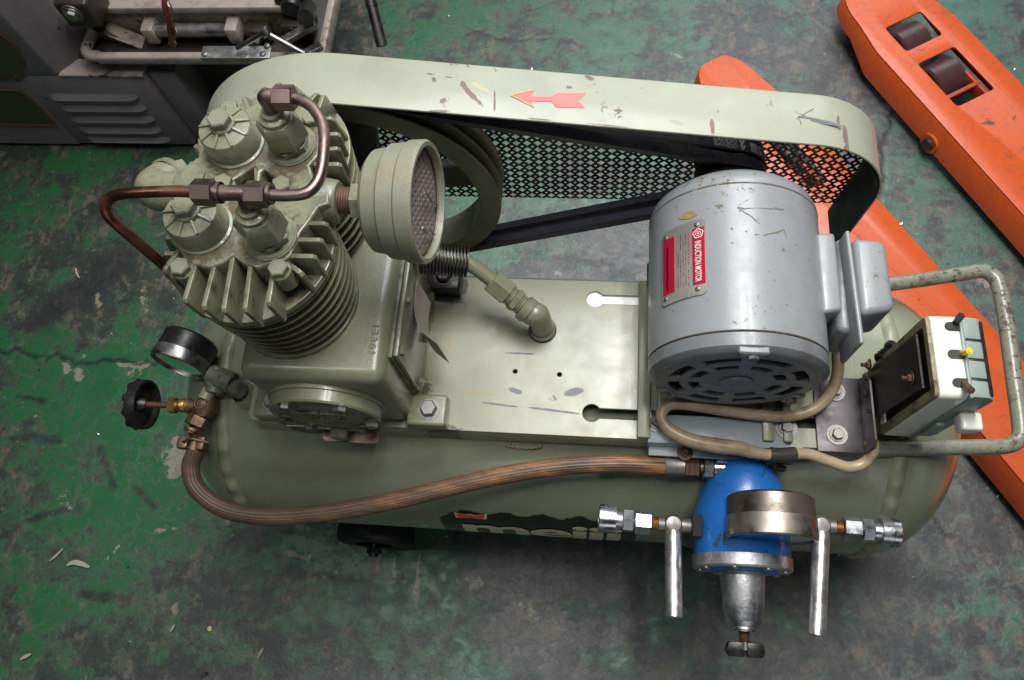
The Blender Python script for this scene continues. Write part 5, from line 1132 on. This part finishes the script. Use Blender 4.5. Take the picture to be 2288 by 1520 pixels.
for (er0, er1, el0, el1, tip, holes) in (((2100, 0), (2288, 192), (1935, 98), (2288, 470), (1925, -40), True), ((1961, 444), (2110, 610), (2135, 925), (2288, 1052), (1600, 128), True)):
    a, d, n_, wd, s0, s1 = fork(er0, er1, el0, el1, tip, '', holes); P2 = lambda s_, w_: (a + d * s_ + n_ * w_)
    # outline in fork coordinates: s along, w across; tip narrowed and rounded
    out = [(s1, 0), (s0 + .16, 0)] + [(s0 + .085 - .085 * math.sin(q), .052 - .040 * math.cos(q) if q < PI / 2 else wd - .052 + .0 - .040 * math.cos(q)) for q in [PI * i / 14 for i in range(15)]] + [(s0 + .16, wd), (s1, wd)]
    loops = [out]
    hl = []
    if holes:
        for (h0, h1) in ((.120, .187), (.222, .338)): hl.append((s0 + h0, s0 + h1)); loops.append(rrect(s0 + h0, .048, s0 + h1, wd - .048, .006, 3))
    b = MB(); b.sheet(loops, .005, (V((a.x, a.y, FZt - .0025)), d, n_), .0016, 3)
    # turned-down sides
    for i in range(len(out) - 1):
        p, q = out[i], out[i + 1]
    sk = MB(); vt = []
    for (s_, w_) in out:
        tp_ = s_ < s0 + .10; zb2 = .045 if tp_ else .022; c_ = P2(s_, w_); ctr = P2(max(s_, s0 + .10), wd / 2); o_ = (V((c_.x - ctr.x, c_.y - ctr.y, 0))).normalized() * .004
        vt.append([V((c_.x, c_.y, FZt - .0015)) - o_ * .5, V((c_.x, c_.y, FZt - .006)) + o_ * .35, V((c_.x, c_.y, zb2)) + o_ * 1.2, V((c_.x, c_.y, zb2)) - o_ * .2, V((c_.x, c_.y, FZt - .006)) - o_ * .9])
    for A, B in zip(vt, vt[1:]):
        for j in range(4): b.quad(A[j], B[j], B[j + 1], A[j + 1])
    fk = b.build('fork', M_orange, pj, 40, weld=1e-5)
    # rollers in the slots, axle and cross frame
    for k, (h0, h1) in enumerate(hl):
        wm0, wm1 = .060, wd - .060; rc_ = .041; cc = P2(h0 + .034, wd / 2); cc.z = .0415
        b = MB(); b.rev([(0, 0), (0, rc_ - .004), (.003, rc_), (wd - .121, rc_), (wd - .118, rc_ - .004), (wd - .118, 0)], cc - n_ * (wd - .118) / 2, n_, 48); b.build('roller', M_roller, fk)
        if k == 1:
            b = MB(); q = P2(h0 + .085, wd / 2); q2 = V((q.x, q.y, .066)); rt = Matrix((d, n_, Z)).transposed()
            b.box(V((-.004, -wd / 2 + .05, -.01)), V((.004, wd / 2 - .05, .008)), .001); b.box(V((-.035, -wd / 2 + .050, -.02)), V((.030, -wd / 2 + .058, .006)), .001); b.box(V((-.035, wd / 2 - .058, -.02)), V((.030, wd / 2 - .050, .006)), .001)
            for v in b.bm.verts: v.co = q2 + rt @ v.co
            b.build('roller_frame', M_orin, fk)
    b = MB(); b.cyl(P2(s0 + .36, -.004) + Z * (.034 - FZt), P2(s0 + .36, -.014) + Z * (.034 - FZt), .012, seg=24); b.cyl(P2(s0 + .36, wd + .004) + Z * (.034 - FZt), P2(s0 + .36, wd + .014) + Z * (.034 - FZt), .012, seg=24); b.build('pivot_pin', M_iron, fk)
    for w_ in (-.005, wd + .005): b = MB(); b.cyl(P2(s0 + .36, w_ - .003) + Z * (.034 - FZt), P2(s0 + .36, w_ + .003) + Z * (.034 - FZt), .020, seg=24); b.build('pivot_ear', M_orange, fk)
    forks.append((a, d, n_, wd, s1))
(aA, dA, nA, wA, sA), (aB, dB, nB_, wB, sB) = forks
pA_ = aA + dA * (sA - .02) + nA * wA / 2; pB_ = aB + dB * (sB - .02) + nB_ * wB / 2
b = MB(); b.cyl(V((pA_.x, pA_.y, .06)), V((pB_.x, pB_.y, .06)), .045, seg=20); b.build('rear_crossbeam', M_orange, pj)
# =================================================================== LATHE (dark corner, top left)
LY = .928
la = root('lathe', (-.95, 1.15, 0), 'old grey lathe with louvred cabinet and oily chip tray, in the dark top left corner', 'lathe')
def LP(px, py, y=LY): return UY(px, py, y)
zl = LP(144, 180).z; xl0 = UZ(90, 331, 0).x; 
xL, xM, xR_ = -1.06, LP(144, 180).x, LP(327, 180).x; zl = .228
# louvred cabinet
b = MB(); b.box((xM - .10, LY, .012), (xR_, LY + .42, zl), .003); b.build('louvred_cabinet', M_lathe, la)
b = MB(); b.box((xM - .0, LY - .003, zl - .004), (xR_ + .001, LY + .05, zl + .002), .0015); b.build('cabinet_ledge', M_lathel, la)
for i, (pyl, px0, px1) in enumerate(((219, 112, 310), (243, 138, 330), (268, 160, 347), (292, 182, 362), (313, 200, 382))):
    p0_, p1_ = LP(px0, pyl), LP(px1, pyl); zz = (p0_.z + p1_.z) / 2; b = MB(); n = 20; up_, mid_, lo_ = [], [], []
    xa_, xb_ = p0_.x, p1_.x
    for k in range(n + 1):
        t_ = k / n; e = min(1, min(t_, 1 - t_) * 7); e = math.sqrt(e * (2 - e)); x_ = xa_ + (xb_ - xa_) * t_
        up_.append(b.bm.verts.new((x_, LY - .0003, zz + .013))); mid_.append(b.bm.verts.new((x_, LY - .0085 * e - .0004, zz + .001))); lo_.append(b.bm.verts.new((x_, LY - .0006, zz - .002)))
    for k in range(n): b.bm.faces.new((up_[k], up_[k + 1], mid_[k + 1], mid_[k])); b.bm.faces.new((mid_[k], mid_[k + 1], lo_[k + 1], lo_[k]))
    b.build('louvre', M_lathe, la, 50)
# headstock column: flat front and a broad chamfer facing right
xe = LP(55, 90).x; ctop = .62; xcorner = (LP(198, 150).x + LP(110, 2).x) / 2
b = MB(); b.prism([(-1.9, LY - .002, zl + .0), (xM - .004, LY - .002, zl), (xM + .045, LY + .055, zl), (xM + .045, LY + .40, zl), (-1.9, LY + .40, zl)], Z * (ctop - zl), .004, 2); b.box((-1.9, LY - .0015, .012), (xM - .098, LY + .40, zl + .001)); b.build('headstock_column', M_lathe, la)
b = MB(); b.box((xM - .4, LY + .02, 0), (xR_ + .1, LY + .4, .012)); b.build('plinth', M_lathed, la)
# framed nameplates on the column
def plate(poly, nm):
    pts = [LP(*p) for p in poly]; b = MB(); b.prism([V((p.x, LY - .0045, p.z)) for p in pts], Y * .003); o = b.build('framed_panel', M_plate_g, la)
    b = MB(); b.tube([V((p.x, LY - .005, p.z)) for p in pts + [pts[0]]], .0016, 6, smooth=False); b.build('red_border', M_redline, o)
plate([(-60, 195), (45, 198), (80, 225), (128, 276), (-60, 272)], '')
plate([(-60, 60), (0, 70), (28, 92), (48, 120), (56, 142), (48, 160), (28, 172), (-60, 172)], '')
# second cabinet side and pedestal to the right of the louvres
b = MB(); b.box((xR_ + .002, LY + .012, .012), (xR_ + .055, LY + .4, zl - .008), .003); b.build('cabinet_door_edge', M_lathe, la)
b = MB(); b.box((xR_ + .07, LY + .06, .0), (-.625, LY + .40, .215), .004); b.build('rear_pedestal', M_lathed, la)
# chip tray with rolled front rail
tz_ = .262; tr0, tr1 = -.938, -.487
b = MB(); b.box((tr0 - .02, LY + .012, tz_ - .006), (tr1, LY + .40, tz_), .001); b.build('chip_tray', M_lathed, la)
b = MB(); b.tube([(tr0 + .004, LY + .06, tz_ + .010), (tr0 + .002, LY + .02, tz_ + .010), (tr0 + .012, LY + .008, tz_ + .009), (tr0 + .03, LY + .006, tz_ + .009)], .010, 14, 6)
b.box((tr0 + .025, LY - .004, tz_ - .004), (tr1 + .004, LY + .012, tz_ + .016), .005, 3); b.build('tray_rail', M_lathel, la)
b = MB(); b.box((tr1 - .008, LY + .0, tz_ - .01), (tr1 + .006, LY + .46, tz_ + .020), .004, 2); b.build('tray_side_rail', M_lathel, la)
sx0, sx1 = UZ(448, 122, tz_ + .02).x, UZ(602, 122, tz_ + .02).x
b = MB(); b.box((sx0, LY - .007, tz_ + .0145), (sx1, LY + .020, tz_ + .0195), .001); st_ = b.build('steel_strip', M_lever, la)
for px, py in ((458, 121), (587, 121), (597, 103)): place(SCREW, 'screw', UZ(px, py, tz_ + .020), Z, la, 0, .006, M_zinc)
by = .992; bx0, bx1 = -.935, -.535
b = MB(); b.box((bx0, by, tz_), (bx1, by + .3, .318), .003); b.build('bed_wall', M_lathew, la)
b = MB(); b.box((bx0, by - .006, .317), (bx1, by + .022, .332), .004); b.build('bed_way', M_lathel, la)
b = MB(); b.prism([(bx0, by + .026, .317), (bx0, by + .026, .338), (bx0, by + .036, .350), (bx0, by + .046, .338), (bx0, by + .046, .317)], X * (bx1 - bx0 - .01)); b.build('bed_way', M_lathel, la)
b = MB(); b.box((bx0, by + .05, .317), (bx1 - .03, by + .3, .345), .003); b.build('bed_top', M_lathed, la)
b = MB(); b.prism([(bx0 - .01, by - .002, tz_), (bx0 - .01, by - .002, .33), (bx0 + .03, by - .03, .30), (bx0 + .10, by - .035, tz_)], Y * .03, .002, 1); b.build('bed_foot', M_lathew, la)
b = MB(); b.cyl((-.80, by - .018, .292), (-.655, by - .018, .292), .0125, seg=28); b.build('feed_tube', M_steel, la)
for x_ in (-.806, -.650):
    b = MB(); b.box((x_ - .012, by - .034, .272), (x_ + .012, by + .002, .308), .005, 2); b.build('tube_bracket', M_lathel, la)
b = MB(); b.box((-.632, by - .030, .268), (-.585, by, .300), .008, 3); b.cyl((-.610, by - .044, .282), (-.610, by - .028, .282), .009, seg=6); b.build('gear_block', M_lathed, la)
b = MB(); b.box((-.80, by - .012, tz_), (-.62, by, tz_ + .010), .002); b.build('oily_sill', M_lathed, la)
b = MB(); b.rev([(0, 0), (0, .028), (.03, .032), (.034, .02), (.045, .018), (.045, 0)], (-.530, by + .03, .335), -Y, 24); b.rev([(0, 0), (0, .014), (.05, .014), (.05, 0)], (-.500, by - .01, .335), V((.2, -1, .5)), 16); b.build('apron_knob', M_black, la)
b = MB(); b.box((-.560, by - .028, .275), (-.505, by + .02, .31), .006, 2); b.cyl((-.54, by - .03, .30), (-.54, by - .02, .30), .007, seg=12); b.build('tail_bracket', M_lathed, la)
b = MB(); q = LP(150, 10, LY + .03); b.box((q.x - .015, LY + .015, q.z - .04), (q.x + .045, LY + .075, q.z + .015), .006, 3); b.build('headstock_bracket', M_lathed, la); place(BOLTW, 'bolt', (q.x + .012, LY + .014, q.z - .004), -Y, la, 0, .010, M_zinc)
# bar with knob, square stock and the lying rods in the tray
a_, b_ = UZ(530, 108, tz_ + .03), UZ(592, 72, tz_ + .07); b = MB(); b.cyl(a_, b_, .0042, seg=12); b.rev([(-.006, 0), (-.006, .008), (.008, .008), (.010, 0)], b_, b_ - a_, 14); c2_ = UZ(680, 120, tz_ + .035); b.cyl(b_ + (c2_ - b_) * .05, c2_, .0048, seg=12); b.build('tray_rod', M_steel, la)
a_, b_ = UZ(626, 90, tz_ + .05), UZ(702, 48, tz_ + .05); dd = (b_ - a_).normalized(); sd2 = dd.cross(Z) * .007; b = MB(); b.prism([a_ - sd2, a_ + sd2, b_ + sd2, b_ - sd2], Z * -.012, .001, 1); b.prism([a_ - sd2 + V((.03, -.012, -.02)), a_ + sd2 + V((.03, -.012, -.02)), b_ + sd2 + V((.01, -.03, -.02)), b_ - sd2 + V((.01, -.03, -.02))], Z * -.010, .001, 1); b.build('square_bar', M_steel, la)
# lever hanging beyond the tray
a_, b_ = UZ(820, -30, .42), UZ(854, 104, .36); b = MB(); b.tube([UZ(720, -22, .42), UZ(790, -26, .42), a_], .0045, 12, 6); b.cyl(a_, b_, .0085, .0092, 20, bev=.001); b.rev([(0, .0098), (.004, .0098)], a_.lerp(b_, .28), b_ - a_, 20); b.build('lever', M_iron, la)
# twisted red-brown cord hanging over the bed
pp = [(366, -25, .42), (372, 10, .41), (380, 45, .385), (386, 80, .35), (385, 100, .33)]
M_cord = paint('red_brown_cord', (92, 46, 38), .22, 0, grime=.3, grimecol=(40, 22, 20), coat=.5)
b = MB(); C_ = crom([UZ(*p) for p in pp], 10); n = len(C_)
for ph in (0, PI): b.tube([C_[i] + V((math.cos(i * .22 + ph), .0, math.sin(i * .22 + ph))) * .0042 * (1 if i < n - 4 else .5) for i in range(n)], .0042, 10, smooth=False)
b.build('hanging_cord', M_cord, la)
# =================================================================== LITTER ON THE FLOOR
def scrap(name, label, cat, pts, w_, m_, th=.0008, group=None):
    P = crom([UZ(p[0], p[1], .0025 + (p[2] if len(p) > 2 else 0)) for p in pts], 5); n = len(P); ctr = P[n // 2]; o = root_mesh = None
    b = MB(); vs = []
    for i in range(n):
        d = (P[min(i + 1, n - 1)] - P[max(i - 1, 0)]).normalized(); s_ = d.cross(Z).normalized() * w_ * (.35 + .65 * math.sin(PI * (i + .6) / (n + .2)))
        vs.append((P[i] - s_, P[i] + s_ + Z * .0012))
    for A, B in zip(vs, vs[1:]): b.quad(A[0], A[1], B[1], B[0])
    bmesh.ops.solidify(b.bm, geom=b.bm.faces[:], thickness=th) if False else None
    bmesh.ops.remove_doubles(b.bm, verts=b.bm.verts, dist=1e-6)
    bmesh.ops.translate(b.bm, verts=b.bm.verts, vec=-V((ctr.x, ctr.y, 0)))
    o = b.build(name, m_, None, 60); o.location = (ctr.x, ctr.y, 0); md = o.modifiers.new('t', 'SOLIDIFY'); md.thickness = th; md.offset = 1
    o['label'] = label; o['category'] = cat
    if group: o['group'] = group
scrap('paper_scrap', 'pale straight sliver of scrap slanting on the green floor at the left', 'scrap', ((112, 1254), (126, 1242), (142, 1226)), .0026, M_sh)
scrap('paper_scrap', 'pale curved curl of scrap on the dark patch of floor at the lower left', 'scrap', ((150, 1264), (165, 1257), (182, 1260), (200, 1268)), .0042, M_sh)
scrap('metal_sliver', 'small bright metal shaving at the bottom edge of the floor, left of centre', 'metal shaving', ((445, 1517), (455, 1508), (465, 1503)), .0030, M_chrome)
scrap('metal_sliver', 'pale metal shaving on the green floor in the bottom left corner', 'metal shaving', ((46, 1474), (58, 1467), (70, 1462)), .0030, M_sh)
scrap('paper_scrap', 'short pale sliver standing out on the floor below the hose', 'scrap', ((382, 1412), (386, 1404), (391, 1396)), .0028, M_sh)
scrap('paper_scrap', 'narrow pale sliver on the floor at the bottom, right of the bright shaving', 'scrap', ((577, 1470), (583, 1458), (589, 1448)), .0026, M_sh)
scrap('paper_scrap', 'thin curled sliver on the floor left of the copper line', 'scrap', ((170, 600), (172, 612), (178, 622)), .0018, M_sh)
scrap('paper_scrap', 'small yellow-green paper fleck on the floor below the front wheel', 'scrap', ((468, 1400), (470, 1410)), .0034, M_yg)
b = MB()
for _ in range(150):
    px, py = random.uniform(0, 2288), random.uniform(0, 1520); q = UZ(px, py, .0016); a = random.random() * PI; L = random.uniform(.0008, .0026); d = V((math.cos(a), math.sin(a), 0)) * L; s_ = d.cross(Z) * random.uniform(.25, .7)
    b.quad(q - d - s_, q - d + s_, q + d + s_ + Z * .0015, q + d - s_ + Z * .0004)
o = b.build('metal_filings', M_chrome, None); o['kind'] = 'stuff'; o['label'] = 'tiny bright filings scattered over the floor'
